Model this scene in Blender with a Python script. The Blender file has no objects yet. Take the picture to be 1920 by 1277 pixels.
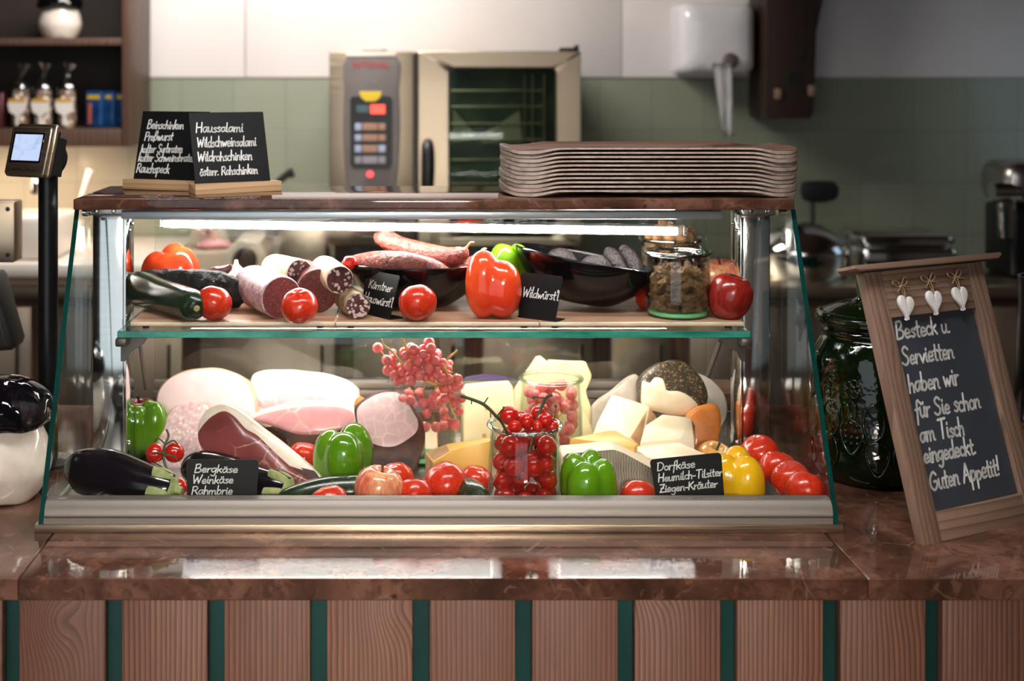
import bpy, bmesh, math, random
from mathutils import Vector, Matrix, Euler, noise
random.seed(7)
SC = bpy.context.scene
COL = SC.collection
R = math.radians
# ------------------------------------------------------------------ camera
F, CX, CY, CZ = 2421.0, 755.0, 150.0, 1.65     # focal length in pixels, principal point, eye height
cam = bpy.data.cameras.new('camera'); camo = bpy.data.objects.new('camera', cam); COL.objects.link(camo)
camo.location = (0, 0, CZ); camo.rotation_euler = (R(90), 0, 0)
cam.sensor_width = 36; cam.lens = F / 1920 * 36
cam.shift_x = (960 - CX) / 1920; cam.shift_y = -(638.5 - CY) / 1920
cam.clip_start = 0.05
cam.dof.use_dof = True; cam.dof.focus_distance = 2.16; cam.dof.aperture_fstop = 3.0
SC.camera = camo
# ------------------------------------------------------------------ light
SC.view_settings.view_transform = 'Standard'; SC.view_settings.look = 'None'
SC.view_settings.gamma = 1; SC.view_settings.use_curve_mapping = False
SC.view_settings.exposure = 0.18
SC.cycles.sample_clamp_indirect = 0
wd = bpy.data.worlds.new('world'); SC.world = wd; wd.use_nodes = True
wd.node_tree.nodes['Background'].inputs[0].default_value = (1.0, 0.86, 0.76, 1)
wd.node_tree.nodes['Background'].inputs[1].default_value = 0.07
def area(name, loc, target, sx, sy, power, col):
    l = bpy.data.lights.new(name, 'AREA'); l.shape = 'RECTANGLE'; l.size = sx; l.size_y = sy
    l.energy = power; l.color = col
    o = bpy.data.objects.new(name, l); COL.objects.link(o); o.location = loc
    o.rotation_euler = (Vector(target) - Vector(loc)).to_track_quat('-Z', 'Y').to_euler()
    return o
area('window_daylight', (-0.9, -1.2, 1.35), (-0.7, 2.4, 1.3), 2.6, 2.5, 19, (0.86, 0.94, 1.0))
area('hanging_lamp', (-0.155, 1.66, 2.32), (-0.155, 1.66, 0), 0.81, 0.15, 14, (1.0, 0.97, 0.95))
area('hanging_lamp', (0.56, 1.66, 2.32), (0.56, 1.66, 0), 0.37, 0.15, 6.4, (1.0, 0.97, 0.95))
area('overhead_fill', (0.7, -1.3, 2.7), (0.4, 1.4, 0.4), 1.3, 0.5, 7, (1.0, 0.90, 0.80))  # added fill light, unseen behind the camera, lifts the plank front
sp = area('counter_front_fill', (0.05, -2.2, 2.2), (-0.02, 1.85, 0.62), 0.9, 0.25, 5.0, (1.0, 0.88, 0.76)); sp.data.spread = R(32)  # added narrow fill, no such fixture known; brightens slab edge and planks
area('kitchen_ceiling_lamp', (-0.45, 3.9, 2.62), (-0.45, 4.7, 1.2), 1.2, 0.5, 40, (1.0, 0.95, 0.90))
area('shelf_underlight', (-1.75, 4.72, 1.395), (-1.75, 4.78, 0), 1.2, 0.06, 15, (1.0, 0.66, 0.52))
area('kitchen_side_window', (2.75, 4.3, 1.5), (1.4, 4.95, 1.15), 0.5, 0.6, 0.8, (0.55, 0.78, 1.0))

# ------------------------------------------------------------------ helpers
def W(px, py, Y):
    return Vector(((px - CX) * Y / F, Y, CZ - (py - CY) * Y / F))
def XP(px, Y): return (px - CX) * Y / F
def YF(py, z): return F * (CZ - z) / (py - CY)

def finish(bm, sharp=40, recalc=True):
    if recalc: bmesh.ops.recalc_face_normals(bm, faces=bm.faces)
    for f in bm.faces: f.smooth = True
    a = R(sharp)
    for e in bm.edges:
        if len(e.link_faces) == 2 and e.calc_face_angle(0) > a: e.smooth = False
def obj(name, bm, mat, parent=None, sharp=40, w=False, recalc=True):
    """links bm as ONE mesh object; w: coordinates are world ones, shift them to the parent's base"""
    if w and parent is not None:
        bmesh.ops.translate(bm, verts=bm.verts, vec=-Vector(parent['base']))
    finish(bm, sharp, recalc)
    me = bpy.data.meshes.new(name); bm.to_mesh(me); bm.free()
    for m in (mat if isinstance(mat, (list, tuple)) else [mat]): me.materials.append(m)
    o = bpy.data.objects.new(name, me); COL.objects.link(o)
    if parent is not None: o.parent = parent
    return o
def thing(name, label, cat, loc=(0, 0, 0), rot=(0, 0, 0), group=None):
    o = bpy.data.objects.new(name, None); COL.objects.link(o)
    o.location = loc; o.rotation_euler = rot; o.empty_display_size = 0.02
    o['base'] = list(loc)
    return tag(o, label, cat, group)
def tag(o, label, cat, group=None):
    o['label'] = label; o['category'] = cat
    if group: o['group'] = group
    return o
def struct(name, bm, mat, label=None):
    o = obj(name, bm, mat); o['kind'] = 'structure'
    if label: tag(o, label, label.split()[-1])
    return o
def dup(root, loc, rot, label, group=None, scale=None):
    r = root.copy(); COL.objects.link(r); r.location = loc; r.rotation_euler = rot
    r['label'] = label; r['base'] = list(loc)
    if group: r['group'] = group
    if scale: r.scale = (scale,) * 3 if not isinstance(scale, (tuple, list)) else scale
    for ch in list(root.children):
        c = ch.copy(); COL.objects.link(c); c.parent = r
        for g in ch.children:
            d = g.copy(); COL.objects.link(d); d.parent = c
    return r
def B(): return bmesh.new()

def box(bm, x0, x1, y0, y1, z0, z1, bev=0.0, seg=2, mi=0, rot=None, about=None):
    vs = [bm.verts.new((x, y, z)) for x in (x0, x1) for y in (y0, y1) for z in (z0, z1)]
    ids = [(0, 1, 3, 2), (4, 6, 7, 5), (0, 4, 5, 1), (2, 3, 7, 6), (0, 2, 6, 4), (1, 5, 7, 3)]
    fs = [bm.faces.new([vs[i] for i in q]) for q in ids]
    for f in fs: f.material_index = mi
    es = set(e for f in fs for e in f.edges)
    if bev:
        r = bmesh.ops.bevel(bm, geom=list(es), offset=bev, segments=seg, affect='EDGES', profile=0.5)
        vs = list(set(v for f in r['faces'] for v in f.verts) | set(v for v in vs if v.is_valid))
        for f in r['faces']: f.material_index = mi
    if rot is not None:
        c = Vector(about) if about is not None else Vector(((x0 + x1) / 2, (y0 + y1) / 2, (z0 + z1) / 2))
        m = rot if isinstance(rot, Matrix) else Euler(rot).to_matrix()
        for v in vs: v.co = c + m @ (v.co - c)
    return vs
def crom(pts, n=6, closed=False):
    """Catmull-Rom through points (any dimension)"""
    P = [Vector(p) for p in pts]; out = []
    if len(P) < 3 and not closed:
        return [P[0].lerp(P[1], i / n) for i in range(n + 1)]
    L = len(P); rng = range(L) if closed else range(L - 1)
    for i in rng:
        if closed: p0, p1, p2, p3 = P[i - 1], P[i], P[(i + 1) % L], P[(i + 2) % L]
        else: p0, p1, p2, p3 = P[max(i - 1, 0)], P[i], P[i + 1], P[min(i + 2, L - 1)]
        for k in range(n):
            t = k / n
            out.append(0.5 * ((2 * p1) + (p2 - p0) * t + (2 * p0 - 5 * p1 + 4 * p2 - p3) * t * t + (3 * p1 - p0 - 3 * p2 + p3) * t ** 3))
    if not closed: out.append(P[-1].copy())
    return out
def skin_rings(bm, rings, cap0=True, cap1=True, closed_loop=False, mi=0):
    vr = [[bm.verts.new(p) for p in r] for r in rings]
    n = len(vr[0]); fs = []
    pairs = list(zip(vr, vr[1:])) + ([(vr[-1], vr[0])] if closed_loop else [])
    for a, b in pairs:
        for i in range(n):
            j = (i + 1) % n
            fs.append(bm.faces.new((a[i], a[j], b[j], b[i])))
    if not closed_loop:
        for r, c in ((vr[0], cap0), (vr[-1], cap1)):
            if c:
                cen = sum((v.co for v in r), Vector()) / n
                cv = bm.verts.new(cen)
                for i in range(n): fs.append(bm.faces.new((r[i], r[(i + 1) % n], cv)))
    for f in fs: f.material_index = mi
    return vr
def lathe(bm, prof, n=40, c=(0, 0, 0), mi=0, closed=False, fn=None, rot=None):
    """prof: (r, z) list; closed joins last to first; a radius of 0 becomes a pole"""
    c = Vector(c); rings = []
    for r, z in prof:
        if r <= 1e-6: rings.append([bm.verts.new((0, 0, z))]); continue
        ring = []
        for i in range(n):
            a = 2 * math.pi * i / n; rr, zz = r, z
            if fn: rr, zz = fn(r, z, a)
            ring.append(bm.verts.new((rr * math.cos(a), rr * math.sin(a), zz)))
        rings.append(ring)
    fs = []
    prs = list(zip(rings, rings[1:])) + ([(rings[-1], rings[0])] if closed else [])
    for a, b in prs:
        if len(a) == 1 and len(b) == 1: continue
        for i in range(n):
            j = (i + 1) % n
            if len(a) == 1: fs.append(bm.faces.new((a[0], b[i], b[j])))
            elif len(b) == 1: fs.append(bm.faces.new((a[i], a[j], b[0])))
            else: fs.append(bm.faces.new((a[i], a[j], b[j], b[i])))
    for f in fs: f.material_index = mi
    vs = [v for r in rings for v in r]
    m = Euler(rot).to_matrix() if rot else None
    for v in vs:
        if m: v.co = m @ v.co
        v.co += c
    return vs
def frames(pts):
    T = []
    for i in range(len(pts)):
        a, b = pts[max(i - 1, 0)], pts[min(i + 1, len(pts) - 1)]
        T.append((b - a).normalized() if (b - a).length > 1e-9 else Vector((0, 0, 1)))
    up = Vector((0, 0, 1)) if abs(T[0].z) < 0.9 else Vector((1, 0, 0))
    u = T[0].cross(up).normalized(); out = []
    for t in T:
        u = (u - t * u.dot(t)).normalized(); out.append((t, u, t.cross(u)))
    return out
def tube(bm, pts, rad, n=10, smooth=5, caps=True, mi=0, fn=None, flat=1.0):
    """a round bar through pts; rad: one radius or one per point"""
    P = [Vector(p) for p in pts]
    if not isinstance(rad, (list, tuple)): rad = [rad] * len(P)
    if smooth and len(P) > 2:
        Q = crom([(*p, r) for p, r in zip(P, rad)] if False else [Vector((p.x, p.y, p.z, r)) for p, r in zip(P, rad)], smooth)
        rad = [max(q[3], 1e-5) for q in Q]; P = [Vector(q[:3]) for q in Q]
    fr = frames(P); rings = []
    for k, (p, r, (t, u, v)) in enumerate(zip(P, rad, fr)):
        ring = []
        for i in range(n):
            a = 2 * math.pi * i / n
            rr = r * (fn(k / (len(P) - 1), a) if fn else 1)
            ring.append(p + u * (rr * math.cos(a)) + v * (rr * math.sin(a) * flat))
        rings.append(ring)
    skin_rings(bm, rings, caps, caps, mi=mi)
def blob(bm, fn, nu=28, nv=18, c=(0, 0, 0), mi=0, m=None):
    """closed surface: fn(unit direction) -> point"""
    c = Vector(c); rings = []
    for j in range(1, nv):
        th = math.pi * j / nv
        rings.append([(Vector((math.sin(th) * math.cos(2 * math.pi * i / nu), math.sin(th) * math.sin(2 * math.pi * i / nu), -math.cos(th)))) for i in range(nu)])
    def T(d):
        p = fn(d)
        return c + (m @ p if m else p)
    vr = [[bm.verts.new(T(d)) for d in r] for r in rings]
    s = bm.verts.new(T(Vector((0, 0, -1)))); e = bm.verts.new(T(Vector((0, 0, 1))))
    fs = []
    for a, b in zip(vr, vr[1:]):
        for i in range(nu): fs.append(bm.faces.new((a[i], a[(i + 1) % nu], b[(i + 1) % nu], b[i])))
    for i in range(nu):
        fs.append(bm.faces.new((s, vr[0][(i + 1) % nu], vr[0][i]))); fs.append(bm.faces.new((e, vr[-1][i], vr[-1][(i + 1) % nu])))
    for f in fs: f.material_index = mi
def prism(bm, poly, d0, d1, bev=0.0, seg=2, plane='xz', mi=0):
    """polygon extruded between d0 and d1 along the axis its plane leaves free"""
    def P(a, b, d):
        return {'xz': (a, d, b), 'xy': (a, b, d), 'yz': (d, a, b)}[plane]
    v0 = [bm.verts.new(P(a, b, d0)) for a, b in poly]; v1 = [bm.verts.new(P(a, b, d1)) for a, b in poly]
    n = len(poly)
    fs = [bm.faces.new(v0), bm.faces.new(v1[::-1])] + [bm.faces.new((v0[(i + 1) % n], v0[i], v1[i], v1[(i + 1) % n])) for i in range(n)]
    for f in fs: f.material_index = mi
    if bev:
        bmesh.ops.recalc_face_normals(bm, faces=fs)
        es = list(set(e for f in fs[:2] for e in f.edges))
        r = bmesh.ops.bevel(bm, geom=es, offset=bev, segments=seg, affect='EDGES', profile=0.5)
        for f in r['faces']: f.material_index = mi
def nz(p, s=1.0): return noise.noise(Vector(p) * s)

# ------------------------------------------------------------------ materials
def lin(c):
    return tuple(((x / 255) / 12.92 if x / 255 <= 0.04045 else ((x / 255 + 0.055) / 1.055) ** 2.4) for x in c)
class NT:
    def __init__(s, name):
        s.m = bpy.data.materials.new(name); s.m.use_nodes = True; s.t = s.m.node_tree; s.t.nodes.clear()
        s.out = s.n('ShaderNodeOutputMaterial')
    def n(s, typ, **kw):
        x = s.t.nodes.new(typ)
        for k, v in kw.items(): setattr(x, k, v)
        return x
    def l(s, a, b): s.t.links.new(a, b)
    def coords(s, scale=(1, 1, 1), rnd=True, rot=(0, 0, 0), kind='Object'):
        tc = s.n('ShaderNodeTexCoord'); mp = s.n('ShaderNodeMapping')
        mp.inputs['Scale'].default_value = scale; mp.inputs['Rotation'].default_value = rot
        src = tc.outputs[kind]
        if rnd:
            oi = s.n('ShaderNodeObjectInfo'); mul = s.n('ShaderNodeMath', operation='MULTIPLY'); mul.inputs[1].default_value = 37.0
            s.l(oi.outputs['Random'], mul.inputs[0])
            ad = s.n('ShaderNodeVectorMath', operation='ADD'); s.l(src, ad.inputs[0]); s.l(mul.outputs[0], ad.inputs[1]); src = ad.outputs[0]
        s.l(src, mp.inputs['Vector']); return mp.outputs[0]
    def tex(s, kind, vec, scale, detail=4, dist=0.0, rough=0.55, **kw):
        if kind == 'noise':
            t = s.n('ShaderNodeTexNoise'); t.inputs['Detail'].default_value = detail; t.inputs['Distortion'].default_value = dist; t.inputs['Roughness'].default_value = rough
            o = t.outputs['Fac']
        elif kind == 'voronoi':
            t = s.n('ShaderNodeTexVoronoi'); t.feature = kw.get('feature', 'F1'); t.inputs['Randomness'].default_value = kw.get('rand', 1.0)
            o = t.outputs['Distance']
        elif kind == 'cell':
            t = s.n('ShaderNodeTexVoronoi'); o = t.outputs['Color']
        elif kind == 'wave':
            t = s.n('ShaderNodeTexWave'); t.inputs['Distortion'].default_value = dist; t.inputs['Detail'].default_value = detail; t.bands_direction = kw.get('dir', 'X')
            t.inputs['Detail Scale'].default_value = kw.get('ds', 1.0)
            o = t.outputs['Fac']
        t.inputs['Scale'].default_value = scale
        s.l(vec, t.inputs['Vector']); return o
    def ramp(s, fac, stops, interp='LINEAR'):
        r = s.n('ShaderNodeValToRGB'); r.color_ramp.interpolation = interp
        while len(r.color_ramp.elements) < len(stops): r.color_ramp.elements.new(0.5)
        for e, (p, c) in zip(r.color_ramp.elements, stops):
            e.position = p; e.color = (*c, 1) if len(c) == 3 else c
        s.l(fac, r.inputs[0]); return r.outputs[0]
    def maprange(s, fac, a, b, c=0.0, d=1.0):
        m = s.n('ShaderNodeMapRange'); m.clamp = True
        for i, v in zip((1, 2, 3, 4), (a, b, c, d)): m.inputs[i].default_value = v
        s.l(fac, m.inputs[0]); return m.outputs[0]
    def math(s, op, a, b=None):
        m = s.n('ShaderNodeMath', operation=op)
        for i, x in enumerate((a, b)):
            if x is None: continue
            if isinstance(x, (int, float)): m.inputs[i].default_value = x
            else: s.l(x, m.inputs[i])
        return m.outputs[0]
    def mix(s, fac, a, b, mode='MIX'):
        m = s.n('ShaderNodeMix', data_type='RGBA', blend_type=mode)
        for i, x in ((0, fac), (6, a), (7, b)):
            if isinstance(x, (int, float)): m.inputs[i].default_value = x
            elif isinstance(x, tuple): m.inputs[i].default_value = (*x, 1) if len(x) == 3 else x
            else: s.l(x, m.inputs[i])
        return m.outputs[2]
    def bsdf(s, col, rough=0.5, metal=0.0, coat=0.0, spec=0.5, bump=None, bstr=0.3, bdist=0.002, sss=0.0, sssr=None, trans=0.0, ior=None, aniso=0.0):
        p = s.n('ShaderNodeBsdfPrincipled')
        def put(k, v):
            if isinstance(v, tuple): p.inputs[k].default_value = (*v, 1) if len(v) == 3 else v
            elif isinstance(v, (int, float)): p.inputs[k].default_value = v
            else: s.l(v, p.inputs[k])
        put('Base Color', col); put('Roughness', rough); put('Metallic', metal); put('Coat Weight', coat); put('Specular IOR Level', spec)
        p.inputs['Coat Roughness'].default_value = 0.06
        if ior: p.inputs['IOR'].default_value = ior
        if trans: p.inputs['Transmission Weight'].default_value = trans
        if sss:
            p.inputs['Subsurface Weight'].default_value = sss; p.inputs['Subsurface Radius'].default_value = sssr or (0.01, 0.004, 0.002)
            p.inputs['Subsurface Scale'].default_value = 1.0
        if bump is not None:
            b = s.n('ShaderNodeBump'); b.inputs['Strength'].default_value = bstr; b.inputs['Distance'].default_value = bdist
            s.l(bump, b.inputs['Height']); s.l(b.outputs[0], p.inputs['Normal'])
        s.l(p.outputs[0], s.out.inputs[0]); s.p = p; return s.m
def plain(name, c, rough=0.5, metal=0.0, coat=0.0, c2=None, scale=20, lo=0.4, hi=0.65, bump=0.0, bscale=None, bdist=0.002, spec=0.5, stretch=(1, 1, 1), sss=0.0, sssr=None, detail=4):
    """one colour, broken up by a second one in soft patches of noise"""
    t = NT(name); v = t.coords(stretch); col = lin(c); b = None
    if c2 is not None:
        f = t.tex('noise', v, scale, detail); col = t.mix(t.maprange(f, lo, hi), lin(c), lin(c2))
    if bump: b = t.tex('noise', v, bscale or scale, 4)
    return t.bsdf(col, rough, metal, coat, spec, b, bump, bdist, sss, sssr)
def thin_glass(name, tint=(0.97, 0.99, 0.98), base=0.05, rough=0.0, edge=None, graze=0.85):
    t = NT(name); lw = t.n('ShaderNodeLayerWeight'); lw.inputs[0].default_value = 0.5
    f = t.math('ADD', t.math('MULTIPLY', t.math('POWER', lw.outputs['Facing'], 5.0), graze), base)
    tr = t.n('ShaderNodeBsdfTransparent'); gl = t.n('ShaderNodeBsdfGlossy'); gl.inputs['Roughness'].default_value = rough
    if edge: t.l(t.mix(t.math('POWER', lw.outputs['Facing'], 2.5), tint, edge), tr.inputs[0])
    else: tr.inputs[0].default_value = (*tint, 1)
    mx = t.n('ShaderNodeMixShader'); t.l(f, mx.inputs[0]); t.l(tr.outputs[0], mx.inputs[1]); t.l(gl.outputs[0], mx.inputs[2])
    t.l(mx.outputs[0], t.out.inputs[0]); return t.m
def emitter(name, col, strength):
    t = NT(name); e = t.n('ShaderNodeEmission'); e.inputs[0].default_value = (*col, 1); e.inputs[1].default_value = strength
    t.l(e.outputs[0], t.out.inputs[0]); return t.m
def brushed(name, c, rough=0.3, stretch=(1, 1, 60), metal=1.0):
    t = NT(name); v = t.coords(stretch); f = t.tex('noise', v, 14, 3)
    col = t.mix(f, tuple(x * 0.85 for x in lin(c)), tuple(min(1, x * 1.1) for x in lin(c)))
    return t.bsdf(col, t.maprange(f, 0.3, 0.7, rough * 0.8, rough * 1.25), metal)
MT = {}
def marble(name, dark, mid, light, rough=0.1):
    t = NT(name); v = t.coords((1, 1, 1), rnd=True)
    n1 = t.tex('noise', v, 9, 6, 0.6); n2 = t.tex('noise', v, 42, 5, 1.2); vo = t.tex('voronoi', v, 30)
    col = t.ramp(n1, [(0.3, lin(dark)), (0.5, lin(mid)), (0.72, lin(light))])
    col = t.mix(t.math('MULTIPLY', t.maprange(n2, 0.52, 0.62), 0.55), col, lin(dark))
    col = t.mix(t.math('MULTIPLY', t.maprange(n2, 0.40, 0.33), 0.5), col, lin(light))
    spot = t.math('MULTIPLY', t.maprange(vo, 0.16, 0.08), t.maprange(n1, 0.5, 0.6))
    col = t.mix(t.math('MULTIPLY', spot, 0.7), col, tuple(x * 0.4 for x in lin(dark)))
    ve = t.tex('voronoi', v, 9, feature='DISTANCE_TO_EDGE'); vn = t.tex('noise', v, 14, 3)
    vein = t.math('MULTIPLY', t.maprange(ve, 0.012, 0.0), t.maprange(vn, 0.52, 0.66))
    col = t.mix(t.math('MULTIPLY', vein, 0.22), col, lin((190, 165, 150)))
    return t.bsdf(col, rough, 0, 0.0, 0.5, ior=1.55)
MT['marble'] = marble('polished_brown_marble', (56, 36, 27), (88, 58, 45), (128, 90, 74), 0.05)
def wood(name, c1, c2, c3, freq=70, knots=True, rough=0.5, axis='z', bump=0.25, warp=7.0, vary=0.0):
    """grain runs along axis; knots bend it"""
    t = NT(name)
    sc = {'z': (1, 1, 0.07), 'x': (0.07, 1, 1)}[axis]; ks = {'z': (5.5, 0.02, 4.5), 'x': (2.2, 0.02, 5.5)}[axis]
    v = t.coords(sc); kv = t.coords(ks)
    n1 = t.tex('noise', v, 6, 3); fine = t.tex('noise', v, 150, 4)
    sep = t.n('ShaderNodeSeparateXYZ'); t.l(t.coords((1, 1, 1)), sep.inputs[0])
    x = sep.outputs[{'z': 0, 'x': 2}[axis]]
    ph = t.math('ADD', t.math('MULTIPLY', x, float(freq)), t.math('MULTIPLY', n1, warp))
    if knots:
        d = t.tex('voronoi', kv, 1.0)
        k = t.math('POWER', 2.718, t.math('MULTIPLY', t.math('MULTIPLY', d, d), -28.0))
        ph = t.math('ADD', ph, t.math('MULTIPLY', k, 5.5))
    g = t.math('FRACT', ph)
    g = t.math('POWER', g, 1.6)
    col = t.ramp(g, [(0.0, lin(c1)), (0.55, lin(c2)), (0.9, lin(c3)), (1.0, lin(c1))])
    col = t.mix(t.math('MULTIPLY', t.maprange(fine, 0.35, 0.7), 0.35), col, lin(c3))
    big = t.tex('noise', v, 2.5, 2)
    col = t.mix(t.math('MULTIPLY', t.maprange(big, 0.45, 0.7), 0.4), col, lin(c3))
    oi = t.n('ShaderNodeObjectInfo'); col = t.mix(t.math('MULTIPLY', oi.outputs['Random'], vary), col, tuple(q * 0.6 for q in lin(c2)))
    if knots:
        col = t.mix(t.math('MULTIPLY', t.maprange(k, 0.86, 0.97), 0.8), col, tuple(q * 0.45 for q in lin(c3)))
    return t.bsdf(col, rough, 0, 0, 0.4, g, bump, 0.0012)
MT['plank'] = wood('brown_stained_spruce', (154, 108, 87), (120, 79, 62), (74, 46, 37), 140, bump=0.18, warp=5.0, vary=0.7)
MT['frame_wood'] = wood('weathered_brown_wood', (152, 124, 105), (132, 105, 87), (104, 79, 65), 90, False, 0.6, bump=0.05)
MT['frame_wood_x'] = wood('weathered_brown_wood_across', (152, 124, 105), (132, 105, 87), (104, 79, 65), 90, False, 0.6, 'x', 0.05)
MT['beech'] = wood('pale_beech', (204, 170, 130), (190, 154, 115), (164, 130, 94), 90, False, 0.5, 'x')
MT['board'] = wood('oiled_board_wood', (186, 150, 124), (165, 126, 102), (138, 100, 80), 60, False, 0.4, 'x')
MT['board_edge'] = plain('pale_board_edge', (222, 204, 178), 0.5, c2=(205, 184, 155), scale=30)
MT['dark_wood'] = wood('dark_walnut_cabinet', (92, 66, 52), (76, 53, 41), (56, 38, 30), 60, False, 0.45)
MT['beam_wood'] = wood('old_dark_beam', (58, 36, 26), (44, 27, 20), (28, 17, 13), 40, True, 0.55)
MT['tray_top'] = wood('tray_wood_veneer', (126, 92, 74), (104, 73, 58), (78, 52, 42), 60, False, 0.4, 'x')
MT['tray_edge'] = plain('pressed_tray_edge', (166, 150, 139), 0.55, c2=(140, 124, 113), scale=60)
MT['teal'] = plain('dark_teal_paint', (20, 62, 58), 0.35, c2=(14, 50, 47), scale=4)
MT['steel'] = brushed('brushed_steel', (232, 232, 232), 0.09)
MT['steel_x'] = brushed('brushed_steel_across', (190, 186, 180), 0.3, (60, 60, 1))
MT['warm_steel'] = brushed('warm_brushed_steel', (198, 180, 156), 0.36)
MT['rail_white'] = plain('pale_blue_grey_rail', (216, 224, 230), 0.28, 0.6, c2=(198, 207, 214), scale=3)  # pale bluish tone puts the mirrored window light into the colour
MT['alu'] = plain('anodised_aluminium', (132, 124, 117), 0.5, 0.6, c2=(124, 117, 110), scale=3, stretch=(0.1, 1, 20))
MT['chrome'] = plain('polished_chrome', (225, 225, 225), 0.08, 1.0)
MT['glass'] = thin_glass('clear_pane_glass')
MT['jar_glass'] = thin_glass('clear_jar_glass', (0.985, 0.995, 0.985), 0.05, 0.0, (0.80, 0.88, 0.82))
MT['jar_base'] = plain('greenish_jar_base', (120, 200, 140), 0.12, 0, 0.3, c2=(96, 176, 118), scale=20)
MT['glass_edge'] = plain('green_glass_edge', (8, 58, 52), 0.12, 0, 0.5, c2=(5, 42, 38), scale=8)
MT['shelf_edge'] = plain('teal_shelf_edge', (60, 150, 130), 0.1, 0, 0.6, c2=(20, 110, 95), scale=14, stretch=(1, 1, 3))  # brighter than the pane edges: light from above put into the colour
MT['black_gloss'] = plain('black_gloss_ceramic', (7, 6, 8), 0.06, 0, 0.0, c2=(12, 9, 15), scale=5)
MT['black_matte'] = plain('black_matte_plastic', (16, 16, 18), 0.45, c2=(22, 22, 24), scale=30)
MT['black_post'] = plain('black_powder_coat', (20, 22, 24), 0.3, 0.3, c2=(26, 28, 30), scale=60)
MT['slate'] = plain('black_chalkboard', (10, 10, 11), 0.5, c2=(17, 17, 19), scale=14, lo=0.35, hi=0.8, spec=0.25)
MT['bracket_steel'] = plain('dull_bracket_steel', (110, 104, 98), 0.4, 0.8, c2=(96, 90, 85), scale=20)
MT['side_pane'] = thin_glass('side_pane_glass', (0.96, 0.985, 0.975), 0.03, 0.0, None, 0.35)
MT['slate_blue'] = plain('grey_blue_chalkboard', (56, 60, 68), 0.55, c2=(66, 71, 80), scale=7, lo=0.35, hi=0.8)
MT['chalk'] = plain('white_chalk_pen', (240, 238, 235), 0.7, c2=(222, 220, 217), scale=150)
MT['white_paint'] = plain('chalky_white_paint', (238, 234, 230), 0.6, c2=(222, 216, 210), scale=60, bump=0.2)
MT['twine'] = plain('jute_twine', (168, 136, 100), 0.8, c2=(128, 98, 68), scale=260)
# ------------------------------------------------------------------ handwriting (single strokes, hundredths of the x-height)
GL = {
'a': (95, "78,82 55,100 22,88 8,45 25,5 50,8 76,70|80,100 76,25 95,5"), 'b': (90, "10,200 12,5|12,60 40,100 72,80 70,25 40,0 12,15"),
'c': (75, "70,82 45,100 15,75 12,25 40,0 70,15"), 'd': (95, "75,75 45,100 12,75 12,25 40,0 72,40|80,200 76,20 95,3"),
'e': (85, "12,50 70,58 60,95 30,98 10,50 28,5 75,15"), 'f': (65, "75,175 55,200 35,170 30,60 22,-70|5,95 65,100"),
'g': (92, "76,80 50,100 15,80 12,35 40,10 72,50|78,100 75,-30 50,-80 10,-60"), 'h': (90, "12,200 12,0|12,55 42,100 68,80 72,0"),
'i': (42, "18,100 18,15 38,3|20,138 22,150"), 'k': (85, "12,200 12,0|70,105 14,50|30,62 78,0"), 'l': (45, "15,200 14,20 40,3"),
'm': (138, "10,100 12,0|12,60 38,100 58,85 60,0|60,60 88,100 110,85 114,12 132,3"), 'n': (92, "10,100 12,0|12,60 42,100 68,82 70,12 88,3"),
'o': (85, "45,100 14,75 14,25 42,0 72,25 72,75 45,100"), 'p': (90, "10,100 14,-85|14,60 42,100 74,75 68,25 40,5 14,20"),
'r': (65, "10,100 14,0|14,50 35,92 62,95"), 's': (72, "66,85 42,100 16,80 40,55 62,30 42,3 10,12"), 't': (65, "30,170 30,20 55,3|5,105 60,110"),
'u': (92, "10,100 14,25 40,2 68,35|72,100 70,20 92,3"), 'v': (80, "8,100 38,2|38,2 72,100"), 'w': (122, "8,100 30,3|30,3 56,80|56,80 80,3|80,3 112,100"),
'ß': (90, "10,-30 14,150 40,200 70,165 45,110 75,60 60,10 35,8"), 'A': (125, "8,0 60,200|60,200 112,0|28,75 98,80"),
'B': (115, "15,195 12,0|8,190 70,200 85,155 55,108 20,105|55,108 100,75 85,15 12,0"), 'D': (125, "18,195 14,0|5,190 70,195 115,120 85,20 14,0"),
'G': (132, "110,165 70,198 20,140 15,55 60,0 108,35 110,90 70,92"), 'H': (125, "15,195 12,0|105,200 102,0|12,95 104,105"),
'K': (112, "15,195 12,0|95,195 15,90|35,110 105,0"), 'P': (105, "15,195 12,0|8,185 65,200 98,155 70,100 15,90"),
'R': (118, "15,195 12,0|8,185 65,200 95,155 65,105 15,95|50,102 110,0"), 'S': (112, "98,170 60,200 20,165 40,120 85,80 85,25 45,0 8,25"),
'T': (115, "5,190 115,198|60,195 55,0"), 'W': (165, "8,195 38,0|38,0 80,150|80,150 112,0|112,0 155,200"),
'Z': (112, "10,190 100,195|100,195 15,5|15,5 110,8|30,100 85,103"), '.': (40, "14,3 20,6"), '-': (65, "8,60 52,62"),
'!': (48, "24,200 20,55|17,4 21,8"), "'": (30, "20,205 12,160"),
}
for ch, base in (('ä', 'a'), ('ö', 'o'), ('ü', 'u')): GL[ch] = (GL[base][0], GL[base][1] + "|30,132 32,146|60,135 62,149")
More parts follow.
